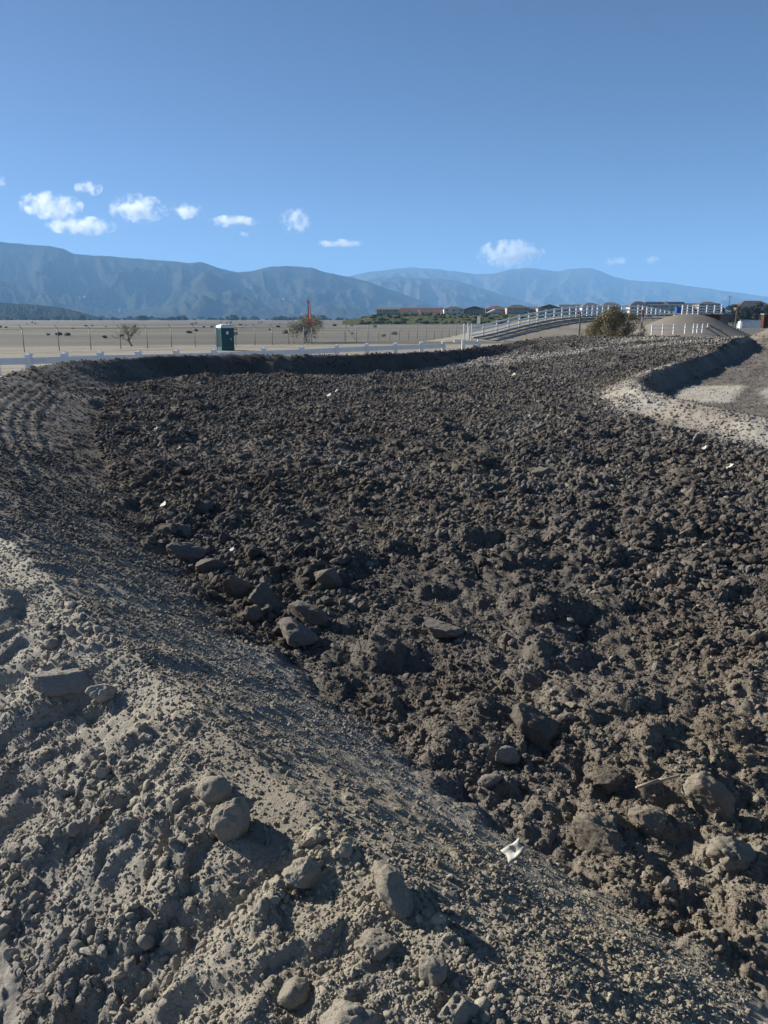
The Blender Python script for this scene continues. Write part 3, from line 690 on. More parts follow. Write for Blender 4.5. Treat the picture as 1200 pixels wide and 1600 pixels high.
lumps('scrub', pts, M_SCRUB, 'low grey green scrub dotted over the dry field', 'scrub', base=ico(1))
pts = []
for k in range(260):
    px = random.uniform(560, 960); f = random.choice((.05, .15, .5, .75, .95)); Y = 412 + 55 * f + random.uniform(-3, 3); p = at(px, Y); s_ = random.uniform(.5, 1.2)
    zb = np.interp(Y, (400, 415, 430, 445, 457, 470), (-.15, .08, .3, .42, .78, 1)) * zpx(491.5, 470) * (1 if px > 590 else (px - 535) / 55)
    pts.append((p.x, p.y, zb, s_ * 2.2, s_))
lumps('bluff_scrub', pts, M_BLUFF, 'low shrubs in rows on the green bluff below the houses', 'scrub', base=ico(1))
M_TOWN = plain_mat('town_wall', (0.36, 0.34, 0.31), .8, .1, .01)
mb = MB()
for k in range(150):
    i = random.randint(2, 26); j = random.randint(30, 300); q = near_V[i, j] + (near_V[i, j + 1] - near_V[i, j]) * random.random()
    w = random.uniform(7, 20); mb.box((q[0], q[1], q[2] + 3), (w, random.uniform(8, 14), random.uniform(6, 11)), random.uniform(0, 3))
tag(mb.build('far_town', M_TOWN), 'scattered pale buildings of a town at the foot of the mountains', 'town', kind='stuff')

# ------------------------------------------------------------------ houses on the bluff
M_WIN = plain_mat('window_glass', (0.03, 0.035, 0.045), .15, .1, 1, .5)
M_TRIM = plain_mat('white_trim', (0.72, 0.70, 0.66), .6, .05)
M_SOLAR = plain_mat('solar_cell', (0.02, 0.025, 0.05), .25, .1, 1, .5)
WALLS = {k: plain_mat('stucco_' + k, c, .9, .08, .4) for k, c in dict(tan=(.42, .35, .25), cream=(.55, .49, .40), grey=(.40, .40, .40), brown=(.30, .235, .18), pink=(.42, .32, .27), pale=(.62, .60, .58)).items()}
ROOFS = {k: plain_mat('roof_' + k, c, .9, .2, .8) for k, c in dict(red=(.22, .125, .095), grey=(.17, .165, .16), brown=(.14, .105, .085), light=(.60, .57, .54)).items()}

def gable(mb, c, w, d, h, ov=.5, axis='x', th=.25):
    """a gabled roof slab pair with its ends closed"""
    x, y, z = c; W = w / 2 + ov; D = d / 2 + ov
    if axis == 'x': pts_ = [(-W, -D, 0), (W, -D, 0), (W, D, 0), (-W, D, 0), (-W, 0, h), (W, 0, h)]; fs = [(0, 1, 5, 4), (2, 3, 4, 5), (0, 4, 3), (1, 2, 5), (3, 2, 1, 0)]
    else: pts_ = [(-W, -D, 0), (W, -D, 0), (W, D, 0), (-W, D, 0), (0, -D, h), (0, D, h)]; fs = [(0, 4, 5, 3), (1, 2, 5, 4), (0, 1, 4), (2, 3, 5), (3, 2, 1, 0)]
    mb.add([(x + a, y + b, z + q) for a, b, q in pts_], fs)
def hip(mb, c, w, d, h, ov=.5):
    x, y, z = c; W = w / 2 + ov; D = d / 2 + ov; r = max(W - D, .4)
    mb.add([(x + a, y + b, z + q) for a, b, q in [(-W, -D, 0), (W, -D, 0), (W, D, 0), (-W, D, 0), (-r, 0, h), (r, 0, h)]], [(0, 1, 5, 4), (2, 3, 4, 5), (0, 4, 3), (1, 2, 5), (3, 2, 1, 0)])

def house(px0, px1, ytop, ybase, Y, wall, roof, kind, label, storeys=1, rise=.36, nwin=3, solar=0, rz=0.0):
    w = (px1 - px0) * Y / F; z0 = zpx(ybase, Y); H_ = zpx(ytop, Y) - z0; d = min(12, max(8, w * .7)); wh = H_ * (1 - rise)
    p = at((px0 + px1) / 2, Y + d / 2); t = thing('house', label, 'house', (p.x, p.y, z0 - .05), rz, 'houses on the bluff')
    MB().box((0, 0, wh / 2), (w, d, wh)).build('wall', WALLS[wall], t)
    m = MB()
    {'hip': lambda: hip(m, (0, 0, wh), w, d, H_ - wh), 'gable_x': lambda: gable(m, (0, 0, wh), w, d, H_ - wh), 'gable_y': lambda: gable(m, (0, 0, wh), w, d, H_ - wh, axis='y')}[kind]()
    rf = m.build('roof', ROOFS[roof], t)
    for k in range(storeys):
        zz = wh * (k + .55) / storeys
        for q in range(nwin):
            x = -w / 2 + w * (q + .5) / nwin + random.uniform(-.5, .5); ww = random.choice((1.0, 1.4, 1.8)); hh = min(1.3, wh / storeys * .5)
            f = MB().box((x, -d / 2 - .03, zz), (ww + .3, .10, hh + .3)).build('window', M_TRIM, t); MB().box((x, -d / 2 - .07, zz), (ww, .08, hh)).build('pane', M_WIN, f)
    for q in range(solar):
        x = -w * .3 + q * w * .6 / max(1, solar - 1) if solar > 1 else 0; sl_ = (H_ - wh) / (d / 2 + .5); a = math.atan(sl_)
        mm = MB(); c, s_ = math.cos(a), math.sin(a); W2 = w * .22 / max(1, solar - 1) * 1.1 if solar > 1 else w * .3; hd = d * .17
        mm.add([(x + sx * W2, -d * .22 + sy * hd * c - s_ * (.06 + n_ * .08), wh + (d / 2 + .5 - d * .22) * sl_ + sy * hd * s_ + c * (.06 + n_ * .08)) for n_ in (0, 1) for sx, sy in ((-1, -1), (1, -1), (1, 1), (-1, 1))],
            [(3, 2, 1, 0), (4, 5, 6, 7), (0, 1, 5, 4), (1, 2, 6, 5), (2, 3, 7, 6), (3, 0, 4, 7)])
        mm.build('solar_panel', M_SOLAR, rf)
    return t
house(589, 623, 480, 493, 478, 'tan', 'grey', 'gable_x', 'tan two storey house with a grey roof at the left end of the bluff', 2, .26, 3)
house(622, 658, 480.5, 492.5, 492, 'pink', 'red', 'gable_x', 'low house with a long red brown roof behind the pale gabled shed', 1, .62, 3)
house(624, 655, 485.2, 492, 476, 'pale', 'light', 'gable_y', 'pale shed with a whitish gable roof between the tan house and the bluff edge', 1, .72, 2)
house(656, 691, 480.8, 492.5, 486, 'cream', 'red', 'gable_x', 'wide house with a red brown roof right of the pale gabled shed', 1, .6, 3)
house(693, 723, 478.5, 492, 480, 'pale', 'brown', 'hip', 'pale grey walled house with a brown hip roof left of the brown gabled house', 2, .3, 3)
house(724, 756, 478, 492, 486, 'brown', 'brown', 'gable_y', 'brown gable fronted house behind the foot of the white ramp fence', 2, .34, 3)
house(757, 790, 477.5, 492, 495, 'pink', 'red', 'hip', 'pinkish house with a red hip roof behind the small light roofed annex', 2, .36, 3)
house(761, 783, 483, 492, 477, 'cream', 'light', 'gable_y', 'small annex with a light gable roof in front of the pinkish house', 1, .6, 1)
house(790, 824, 475.8, 491.5, 486, 'tan', 'brown', 'hip', 'tan house with a brown hip roof above the lower part of the white ramp fence', 2, .32, 3)
house(825, 838, 479, 491.5, 492, 'brown', 'grey', 'gable_x', 'narrow brown house squeezed between two wider houses above the ramp fence', 2, .3, 1)
house(838, 872, 475.2, 491.5, 484, 'pink', 'brown', 'gable_y', 'reddish gable fronted house above the bend of the white ramp fence', 2, .36, 3)
house(873, 906, 475.5, 491.5, 490, 'brown', 'grey', 'gable_x', 'long brown house with a grey roof left of the bluish white house', 2, .4, 4)
house(907, 934, 472.5, 491, 482, 'pale', 'grey', 'hip', 'bluish white house with a grey hip roof behind the level top fence', 2, .3, 3)
house(934, 968, 472, 491, 488, 'grey', 'grey', 'hip', 'grey house with a dark hip roof partly behind the olive bush', 2, .32, 3)
house(980, 1010, 470.5, 491, 478, 'tan', 'brown', 'hip', 'tall tan house with a brown hip roof right above the olive bush', 2, .34, 3)
house(1007, 1062, 471, 491, 486, 'cream', 'grey', 'gable_x', 'long apartment block with solar panels on its grey roof', 3, .28, 7, 2)
house(1062, 1086, 473.5, 491, 492, 'brown', 'grey', 'gable_x', 'lower grey roofed house between the long block and the brown tower house', 2, .34, 2)
house(1087, 1118, 471, 491, 480, 'brown', 'brown', 'hip', 'brown tower house with a low hip roof above the white platform fence', 3, .2, 3)
house(1146, 1198, 469.5, 492, 520, 'brown', 'brown', 'hip', 'wide brown roofed house rising behind the dark trees', 2, .4, 4)

# ------------------------------------------------------------------ trees
BARK = plain_mat('bark', (.13, .105, .08), .95, .25, 5, .1, bump=.5)
def leaf_mat(name, a, b_, c):
    m = mat(name); b = m.node_tree.nodes['Principled BSDF']; b.inputs['Roughness'].default_value = .7
    at_ = nd(m, 'ShaderNodeAttribute', attribute_name='tone'); r = ramp(m, [(0, a), (.5, b_), (1, c)]); lk(m, at_.outputs['Fac'], r.inputs['Fac']); lk(m, r.outputs['Color'], b.inputs['Base Color'])
    return m
def leaf_cloud(name, centres, n, spread, size, m, parent, seed, tone=None, droop=0.0):
    rg = np.random.default_rng(seed); centres = np.asarray(centres, float); k = rg.integers(0, len(centres), n)
    dirs = rg.normal(size=(n, 3)); dirs /= np.linalg.norm(dirs, axis=1)[:, None]
    P = centres[k] + dirs * (spread * rg.uniform(.15, 1, n) ** .6)[:, None]; P[:, 2] -= droop * rg.uniform(0, 1, n) ** 2
    P[:, 2] = np.maximum(P[:, 2], .05)
    a = rg.normal(size=(n, 3)); a /= np.linalg.norm(a, axis=1)[:, None]; b = np.cross(a, rg.normal(size=(n, 3))); b /= np.linalg.norm(b, axis=1)[:, None]
    s = (size * rg.uniform(.6, 1.4, n))[:, None]
    V = np.stack([P - a * s, P + b * s * .45, P + a * s, P - b * s * .45], 1).reshape(-1, 3); Q = np.arange(4 * n).reshape(-1, 4)
    tn = np.clip(rg.uniform(0, 1, len(centres))[k] * .6 + rg.uniform(0, .4, n), 0, 1) if tone is None else np.clip(tone(P) + rg.uniform(-.25, .25, n), 0, 1)
    return link(name, np_mesh(name, V, Q, {'tone': np.repeat(tn, 4)}), m, parent)
def branches(mb, p, d, ln, r, depth, rg, tips, spread=.6, lift=.15):
    q = p + d * ln; mb.bar(p, q, r * 2, n=6, r2=r * 1.4)
    if depth == 0: tips.append(q); return
    for k in range(rg.integers(2, 4)):
        nd_ = (d + Vector(rg.normal(size=3)) * spread + Vector((0, 0, lift))).normalized()
        branches(mb, q if k else p + d * ln * .8, nd_, ln * rg.uniform(.6, .85), r * .62, depth - 1, rg, tips, spread, lift)

LF_PALE = leaf_mat('willow_leaf', (.20, .18, .105), (.30, .27, .165), (.40, .36, .23))
LF_DRY = leaf_mat('twig_leaf', (.20, .18, .11), (.28, .25, .15), (.36, .33, .21))
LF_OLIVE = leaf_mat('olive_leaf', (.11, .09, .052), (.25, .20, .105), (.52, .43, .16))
LF_DARK = leaf_mat('dark_leaf', (.022, .028, .016), (.038, .045, .024), (.06, .064, .034))

def tree(name, label, p, h, width, lm, seed, nleaf, size, depth=4, spread=.55, lean=(0, 0, 1), droop=0.0, trunk=.1, group=None, sp=.35):
    t = thing(name, label, 'tree', p, 0, group); rg = np.random.default_rng(seed); mb = MB(); tips = []
    for k in range(2): branches(mb, Vector((0, 0, -.1)), (Vector(lean) + Vector(rg.normal(size=3)) * .18).normalized(), h * .34, trunk, depth, rg, tips, spread)
    tp = np.array([q[:] for q in tips]); k = np.array([width / 2 / max(.1, np.percentile(np.abs(tp[:, :2]), 92)), h * .9 / tp[:, 2].max()])
    mb.v = [(a * k[0], b * k[0], c * k[1]) for a, b, c in mb.v]; tp = tp * (k[0], k[0], k[1])
    mb.build('trunk', BARK, t, smooth=True)
    leaf_cloud('crown', tp, nleaf, sp, size, lm, t, seed, droop=droop); return t
tree('bare_tree', 'small leaning bare tree with pale twigs behind the left chain link fence', on(204, 85), 2.7, 3.0, LF_DRY, 4, 700, .05, 5, .55, (-.35, 0, 1), 0, .07, sp=.3)
tree('willow_tree', 'round pale green tree standing behind the red feather flag', on(479, 99), 3.9, 4.0, LF_PALE, 9, 6000, .075, 5, .6, (0, 0, 1), .9, .08, sp=.5)
# the olive bush at the far edge of the track
bp_ = on(958, 60); bush = thing('olive_bush', 'large olive brown bush growing at the far edge of the track', 'bush', bp_)
rg_ = np.random.default_rng(5); cs = []
for k in range(150):
    a = rg_.uniform(0, 2 * math.pi); q = rg_.uniform(0, 1) ** .5; zz = rg_.uniform(.1, 1)
    cs.append((math.cos(a) * q * 2.5 * math.sqrt(max(.05, 1 - zz ** 2.2)) + .15, math.sin(a) * q * 1.7 * math.sqrt(max(.05, 1 - zz ** 2.2)), zz * 2.9 * (1 - .16 * abs(math.sin(a * 1.5)))))
for k in range(14): cs.append((-2.3 + rg_.normal() * .35, rg_.normal() * .5 - .3, rg_.uniform(.15, .7)))
mb = MB()
for k in range(22):
    c = Vector(cs[k * 6]); mb.bar((random.uniform(-.3, .3), random.uniform(-.3, .3), -.1), c, .07, n=5, r2=.02)
mb.build('stem', BARK, bush)
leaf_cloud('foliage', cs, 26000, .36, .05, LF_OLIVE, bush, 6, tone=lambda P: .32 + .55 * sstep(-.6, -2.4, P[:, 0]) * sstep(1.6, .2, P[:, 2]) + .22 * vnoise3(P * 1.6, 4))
# dark trees at the right end
for k, (px, w, h, Y, lab) in enumerate([(1128, 15, 7.6, 330, 'leftmost dark tree of the row beside the white platform fence'), (1146, 17, 8.6, 326, 'dark bushy tree just right of the utility pole'),
        (1163, 15, 7.4, 322, 'lower dark tree in the middle of the row below the brown roofed house'), (1180, 16, 9.2, 328, 'tallest dark tree of the row below the brown roofed house'), (1199, 15, 8.0, 324, 'dark tree at the right end of the row')]):
    p = at(px, Y); p.z = .3; t = thing('dark_tree', lab, 'tree', p, 0, 'dark trees below the right hand houses'); rg_ = np.random.default_rng(k + 50); W = w * Y / F / 2 * 1.25
    mb = MB(); mb.bar((0, 0, -.3), (.2, 0, h * .5), .5, n=6, r2=.25); mb.bar((.1, 0, h * .3), (W * .5, .3, h * .7), .25, n=5, r2=.1); mb.bar((.1, 0, h * .3), (-W * .5, -.3, h * .7), .25, n=5, r2=.1); mb.build('trunk', BARK, t)
    cs = [(rg_.normal() * W * .48, rg_.normal() * W * .5, h * rg_.uniform(.18, .9)) for _ in range(40)]
    leaf_cloud('crown', cs, 2600, 1.0, .32, LF_DARK, t, k)

# ------------------------------------------------------------------ fences
M_STEEL = plain_mat('galvanised_steel', (.20, .205, .20), .55, .15, 4, .4, .3)
M_WIRE = plain_mat('fence_wire', (.28, .28, .27), .6, .1, 4, .3, .3)
M_VINYL = plain_mat('white_vinyl', (.78, .78, .76), .45, .05, 2.5, .4)
M_WOOD = plain_mat('weathered_wood', (.16, .12, .085), .95, .25, 4, .1, bump=.4)
M_CONC = plain_mat('kerb_concrete', (.30, .29, .275), .95, .15, 1.5, .1, bump=.3)

def cross(A, B, px):
    """the point of the ground line A-B met by the upright plane through photo column px"""
    d = ray(px, 520); k = d[0] / d[1]; t = (k * A.y - A.x) / ((B.x - A.x) - k * (B.y - A.y)); q = A + (B - A) * t; return q
gz = lambda q: float(ground([q.x], [q.y], False)[0][0])

def chain_fence(label, A, B, pxs, top=2.05, arm=True, brace=()):
    t = thing('chain_link_fence', label, 'fence', (0, 0, 0)); pts_ = [cross(A, B, px) for px in pxs]
    for q in pts_: q.z = gz(q)
    proto = None
    for q in pts_:
        if proto is None:
            proto = MB().bar((0, 0, -.1), (0, 0, top), .075, n=8).build('post', M_STEEL, t, smooth=True)
            if arm: MB().bar((0, 0, top - .04), (-.22, -.12, top + .32), .05, n=6).build('barb_arm', M_STEEL, proto)
            c = proto
        else: c = copy_tree(proto, t)
        c.location = q
    mb = MB(); wb = MB(); n_ = 0
    for a, b in zip(pts_[:-1], pts_[1:]):
        mb.bar(a + Vector((0, 0, top - .05)), b + Vector((0, 0, top - .05)), .04, n=5)
        for k in range(3 if arm else 0): o_ = Vector((-.07 * (k + 1), -.04 * (k + 1), top + .1 * (k + 1))); wb.bar(a + o_, b + o_, .014, n=3)
        L_ = (b - a).length; n = max(4, int(L_ / .16)); hh = top - .1
        for k in range(-int(hh / .16), n):
            for s_ in (0, 1):
                u0, u1 = k * .16, k * .16 + hh; z0, z1 = .05, .05 + hh
                lo_, hi_ = max(u0, 0), min(u1, L_)
                if hi_ - lo_ < .02: continue
                f0 = (lo_ - u0) / hh; f1 = (hi_ - u0) / hh
                if s_: f0, f1 = 1 - f0, 1 - f1
                wb.bar(a + (b - a) * (lo_ / L_) + Vector((0, 0, z0 + (z1 - z0) * f0)), a + (b - a) * (hi_ / L_) + Vector((0, 0, z0 + (z1 - z0) * f1)), .007, n=3)
    mb.build('top_rail', M_STEEL, t); tag(wb.build('wire_mesh', M_WIRE, t), kind='stuff')
    for a, b in brace:
        a, b = cross(A, B, a), cross(A, B, b); MB().bar(a + Vector((0, 0, gz(a) + .1)), b + Vector((0, 0, gz(b) + top - .1)), .05, n=6).build('brace', M_STEEL, t)
    return t
A1, B1 = Vector((-32.3, 70.4, 0)), Vector((-8.8, 93.5, 0)); A2, B2 = Vector((-4.6, 99.5, 0)), Vector((12.6, 129, 0))
chain_fence('grey chain link fence with angled barbed wire arms across the left of the field', A1, B1, [-75, -18, 35, 90, 140, 187, 229, 267, 304, 337, 368, 398, 425, 451, 475, 487], brace=[(475, 487)])
chain_fence('grey chain link fence receding towards the foot of the white ramp fence', A2, B2, [539, 557, 575, 592, 609, 624.5, 638.6, 652, 666, 679, 690.6, 702, 713, 724], top=2.2, arm=False, brace=[(557, 539)])

# low white rail behind the far berm
RP = [(-15, 39.0, 551.5), (38, 40.5, 551), (95, 41.6, 549.5), (152, 43.0, 548), (212, 44.2, 546.8), (272, 45.3, 545.5), (332, 46.7, 544), (410, 49.6, 541.5), (470, 51.8, 539.8), (525, 54.8, 537.4), (573, 57.6, 535.6), (618, 59.6, 534.4), (659, 61.6, 533), (694, 63.6, 531.8)]
rail = thing('rail_fence', 'low white rail fence curving along the sand behind the far berm', 'fence', (0, 0, 0))
proto = None; prev = None
for px, Y, py in RP:
    q = at(px, Y); q.z = gz(q); zt = zpx(py, Y)
    if proto is None:
        m = MB(); m.box((0, 0, -.45), (.3, .3, 1.0)); c = m.build('post', M_VINYL, rail); proto = c
        MB().box((0, 0, .075), (.36, .36, .05)).add([(-.18, -.18, .1), (.18, -.18, .1), (.18, .18, .1), (-.18, .18, .1), (0, 0, .2)], [(0, 1, 4), (1, 2, 4), (2, 3, 4), (3, 0, 4)]).build('post_cap', M_VINYL, proto)
    else: c = copy_tree(proto, rail)
    c.location = (q.x, q.y, zt - .2)
    if prev is not None:
        a, b = Vector(prev), Vector((q.x, q.y, zt)); d = (b - a).normalized()
        MB().bar(a + d * .16 + Vector((0, 0, -.42)), b - d * .16 + Vector((0, 0, -.42)), .08, .34).build('rail', M_VINYL, rail)
    prev = (q.x, q.y, zt)

def board_fence(label, P, h, nr, pw=.14, rw=.10, rh=.15, rail_low=.3):
    """posts along ground points P with nr rails between them, each a part"""
    t = thing('board_fence', label, 'fence', (0, 0, 0)); proto = None
    for k, q in enumerate(P):
        if proto is None:
            m = MB().box((0, 0, h / 2 - .1), (pw, pw, h + .2)); m.add([(-pw * .6, -pw * .6, h), (pw * .6, -pw * .6, h), (pw * .6, pw * .6, h), (-pw * .6, pw * .6, h), (0, 0, h + pw * .5)], [(3, 2, 1, 0), (0, 1, 4), (1, 2, 4), (2, 3, 4), (3, 0, 4)])
            c = m.build('post', M_VINYL, t); proto = c
        else: c = proto.copy(); C.objects.link(c); c.parent = t
        c.location = q
        if k:
            for j in range(nr):
                zz = rail_low + (h - .12 - rail_low) * j / max(1, nr - 1) if nr > 1 else h - .15
                a, b = Vector(P[k - 1]), Vector(q); d = (b - a).normalized()
                MB().bar(a + d * pw * .51 + Vector((0, 0, zz)), b - d * pw * .51 + Vector((0, 0, zz)), rw * .5, rh).build('rail', M_VINYL, t)
    return t
def along(P, px):
    k = [ray(q, 500)[0] / ray(q, 500)[1] for q in px]; out = []
    ang = P[:, 0] / P[:, 1]
    for q in k: i = np.interp(q, ang, np.arange(len(P))); out.append(Vector([float(np.interp(i, np.arange(len(P)), P[:, j])) for j in range(3)]))
    return out
PXR = [734, 745, 756, 768, 776.5, 785, 794, 803, 812, 819, 826, 833, 840, 847, 853, 859.5, 866, 872, 878.5, 884, 890, 895, 900, 905, 910, 915, 920, 925, 930, 935, 940, 946, 952, 959, 966, 974, 982, 990, 997]
rampP = along(RAMP, [734, 756, 777, 795, 812, 826.5, 840, 853, 866, 878, 890, 900, 909, 917, 925, 933, 941, 950, 960, 971, 983, 996])
board_fence('white three rail fence climbing the ramp and running level along its top', rampP, 1.42, 3, .2, .16, .19)
mb = MB()
for a, b in zip(RAMP[6:46:2], RAMP[8:48:2]):
    a, b = Vector(a), Vector(b); mb.bar(a + Vector((.3, -.4, -.12)), b + Vector((.3, -.4, -.12)), .5, .42)
tag(mb.build('concrete_kerb', M_CONC), 'grey concrete kerb under the white fence climbing the ramp', 'kerb')
M_PIPE = plain_mat('drain_pipe', (.09, .085, .08), .7, .1)
for off, zz, lab in ((2.6, .0, 'dark pipe lying along the ramp slope just below the kerb'),):
    mb = MB(); ps = []
    for q in RAMP[8:30:2]:
        x, y = q[0] + off * .55, q[1] - off * .84; ps.append(Vector((x, y, float(ground([x], [y], False)[0][0]) + .05)))
    for a, b in zip(ps[:-1], ps[1:]): mb.bar(a, b, .07, n=6)
    tag(mb.build('pipe', M_PIPE), lab, 'pipe')
# far side of the bridge: a fence running away behind the bush
P2 = [Vector((at(px, Y).x, Y, z)) for px, Y, z in [(996, 119, 3.4), (1003, 124, 3.4), (1010, 130, 3.38), (1017, 137, 3.35), (1024, 145, 3.3), (1031, 154, 3.25), (1038, 165, 3.2), (1045, 178, 3.15), (1052, 193, 3.1), (1060, 210, 3.0)]]
board_fence('white fence running away to the right behind the olive bush', P2, 1.42, 3, .2, .12, .17)
# platform with its brick wall and fence
M_BRICK = plain_mat('brick', (.10, .042, .032), .95, .25, 3, .1); M_MORTAR = plain_mat('mortar', (.20, .16, .14), 1, .1, 3, 0)
pa, pb = at(1085, 106), at(1126, 104); zt = zpx(491.2, 105); zb = 1.0
plt = thing('brick_platform', 'dark red brick retaining wall carrying the white platform fence', 'wall', (0, 0, 0))
d = (pb - pa).normalized(); nrm = Vector((-d.y, d.x, 0)); Lw = (pb - pa).length
mb = MB(); c = (pa + pb) / 2 + nrm * 2.1; mb.box((c.x, c.y, (zt + zb) / 2), (Lw, 4, zt - zb), math.atan2(d.y, d.x)); mb.build('wall_core', M_MORTAR, plt)
bm_ = MB(); rows = int((zt - zb) / .1)
for r_ in range(rows):
    n = int(Lw / .3); sh = .15 * (r_ % 2)
    for k in range(n):
        q = pa + d * (k * .3 + .15 + sh * .9) + nrm * .09
        if (q - pa).length < Lw - .1: bm_.box((q.x, q.y, zb + r_ * .1 + .05), (.285, .06, .085), math.atan2(d.y, d.x))
tag(bm_.build('brick_courses', M_BRICK, plt), kind='stuff')
c = (pa + pb) / 2 + nrm * 1.8 - d * 2.2; MB().box((c.x, c.y, zt + .09), (Lw + 5.2, 4.8, .18), math.atan2(d.y, d.x)).build('deck', M_CONC, plt)
board_fence('white three rail fence standing on the brick platform', [Vector((at(px, 105.2).x, 105.2, zt + .18)) for px in (1065, 1073, 1081.5, 1090, 1103, 1115, 1126)], .98, 3, .15, .1, .12, .15)
# low white post fence at the right, rising away from the track
LP_ = []
for px, Y in [(1020, 78), (1037, 80), (1054, 82), (1072, 84), (1085, 86), (1091, 88), (1099, 90), (1107, 92), (1115, 94), (1123, 97), (1131, 100), (1139, 103), (1147, 106), (1153, 108)]:
    LP_.append(Vector((at(px, Y).x, Y, zpx(520.5 - (px - 1020) * .040, Y))))
board_fence('low white two rail fence behind the far edge of the track at right', LP_, .78, 2, .11, .06, .08, .32)

# ------------------------------------------------------------------ the portable toilet
M_TEAL = plain_mat('teal_plastic', (.015, .125, .135), .45, .1, 2, .4); M_TEAL2 = plain_mat('dark_teal_plastic', (.008, .065, .07), .5, .1, 2, .4); M_LID = plain_mat('pale_translucent_plastic', (.70, .70, .68), .5, .05)
pt = thing('portable_toilet', 'teal portable toilet with a white domed roof standing beyond the berm', 'toilet', on(350.5, 74), R(32))
pt.location.z = max(pt.location.z, 0.0)
w = 1.16; hh = 2.1
MB().box((0, 0, .08), (w + .1, w + .1, .16)).build('skid_base', M_TEAL2, pt)
mb = MB().box((0, 0, .16 + hh / 2 - .08), (w, w, hh - .16)); mb.build('cabin', M_TEAL, pt)
mb = MB()
for sx in (-1, 1):
    for sy in (-1, 1): mb.box((sx * w / 2, sy * w / 2, hh / 2 + .08), (.09, .09, hh - .16))
for k in range(5): mb.box((-w / 2 - .012, -.4 + k * .2, hh / 2 + .1), (.03, .06, hh - .5)); mb.box((-.4 + k * .2, w / 2 + .012, hh / 2 + .1), (.06, .03, hh - .5))
mb.build('corner_post', M_TEAL2, pt)
for s_ in (-1,):
    dr = MB().box((0, -w / 2 - .02, hh / 2 + .12), (.86, .04, hh - .42)).build('door', M_TEAL2, pt)
    MB().box((.32, -w / 2 - .06, 1.05), (.06, .05, .22)).build('handle', M_LID, dr); MB().box((0, -w / 2 - .045, 1.62), (.22, .012, .26)).build('sign', M_LID, dr)
mb = MB()
MBv = [(-w / 2 - .05, -w / 2 - .05, hh + .0), (w / 2 + .05, -w / 2 - .05, hh), (w / 2 + .05, w / 2 + .05, hh), (-w / 2 - .05, w / 2 + .05, hh)]
ring = []
for q, (f, z) in enumerate(((1, hh - .02), (1, hh + .08), (.9, hh + .18), (.66, hh + .26), (.3, hh + .30))):
    ring += [(sx * (w / 2 + .05) * f, sy * (w / 2 + .05) * f, z) for sx, sy in ((-1, -1), (1, -1), (1, 1), (-1, 1))]
mb.add(ring, [(4 * i + j, 4 * i + (j + 1) % 4, 4 * i + 4 + (j + 1) % 4, 4 * i + 4 + j) for i in range(4) for j in range(4)] + [(16, 17, 18, 19), (3, 2, 1, 0)])
for k in (-.3, 0, .3): mb.box((k, 0, hh + .24), (.1, w * .8, .09))
mb.build('roof', M_LID, pt)
MB().bar((.38, .38, hh + .1), (.38, .38, hh + .5), .1, n=8).build('vent_pipe', M_TEAL2, pt)

# ------------------------------------------------------------------ flags, poles, boards
M_RED = plain_mat('red_cloth', (.82, .12, .05), .8, .1); M_WHITECLOTH = plain_mat('white_cloth', (.8, .75, .72), .8, .05); M_ORANGE = plain_mat('orange_paint', (.62, .10, .04), .6, .1)
def feather(label, p, zb, zt_, w, lean=0.0):
    t = thing('feather_flag', label, 'flag', p); h0 = zb - p.z; h1 = zt_ - p.z
    MB().bar((0, 0, -.1), (lean, 0, h1 - .1), .05, n=6, r2=.025).build('pole', M_STEEL, t)
    n = 16; V, Fc = [], []; V2, F2 = [], []
    for k in range(n + 1):
        f = k / n; z = h0 + (h1 - h0) * f; ww = w * (1 - f ** 3) ** .5 * (.75 + .25 * min(1, f * 6)); x0 = lean * z / h1 + .03; wav = .07 * math.sin(f * 9)
        for q in (0, 1): V += [(x0 + ww * q, wav * q + .012, z), (x0 + ww * q, wav * q - .012, z)]
        V2 += [(x0 + ww * .42, wav * .42 - .03, z), (x0 + ww * .80, wav * .80 - .03, z)]
    for k in range(n):
        a = 4 * k; Fc += [(a, a + 2, a + 6, a + 4), (a + 1, a + 5, a + 7, a + 3), (a, a + 4, a + 5, a + 1), (a + 2, a + 3, a + 7, a + 6)]
        if 2 < k < n - 3: b = 2 * k; F2.append((b, b + 1, b + 3, b + 2))
    s_ = MB().add(V, Fc).build('sail', M_RED, t); MB().add(V2, F2).build('stripe', M_WHITECLOTH, s_); return t
feather('tall red feather flag with a white stripe in front of the pale green tree', on(481.5, 91), zpx(505, 91), zpx(467.5, 91), .34, -.05)
q = on(1001.5, 57); t = thing('marker_flag', 'orange and white marker flag standing in front of the olive bush', 'flag', q)
MB().bar((0, 0, -.1), (.04, 0, zpx(484, 57) - q.z), .045, n=6).build('pole', M_STEEL, t)
h0, h1 = zpx(512, 57) - q.z, zpx(484.5, 57) - q.z
def strip_(z0, z1, w0, w1, y):
    return MB().add([(.03, y, z0), (.03 + w0, y + .04, z0), (.03 + w1, y + .04, z1), (.03, y, z1), (.03, y + .02, z0), (.03 + w0, y + .06, z0), (.03 + w1, y + .06, z1), (.03, y + .02, z1)], [(0, 1, 2, 3), (7, 6, 5, 4), (0, 4, 5, 1), (1, 5, 6, 2), (2, 6, 7, 3), (3, 7, 4, 0)])
strip_(h0, h1, .12, .2, 0).build('sail', M_ORANGE, t); strip_(h0 + .35, h0 + .75, .1, .1, -.03).build('stripe', M_WHITECLOTH, t)

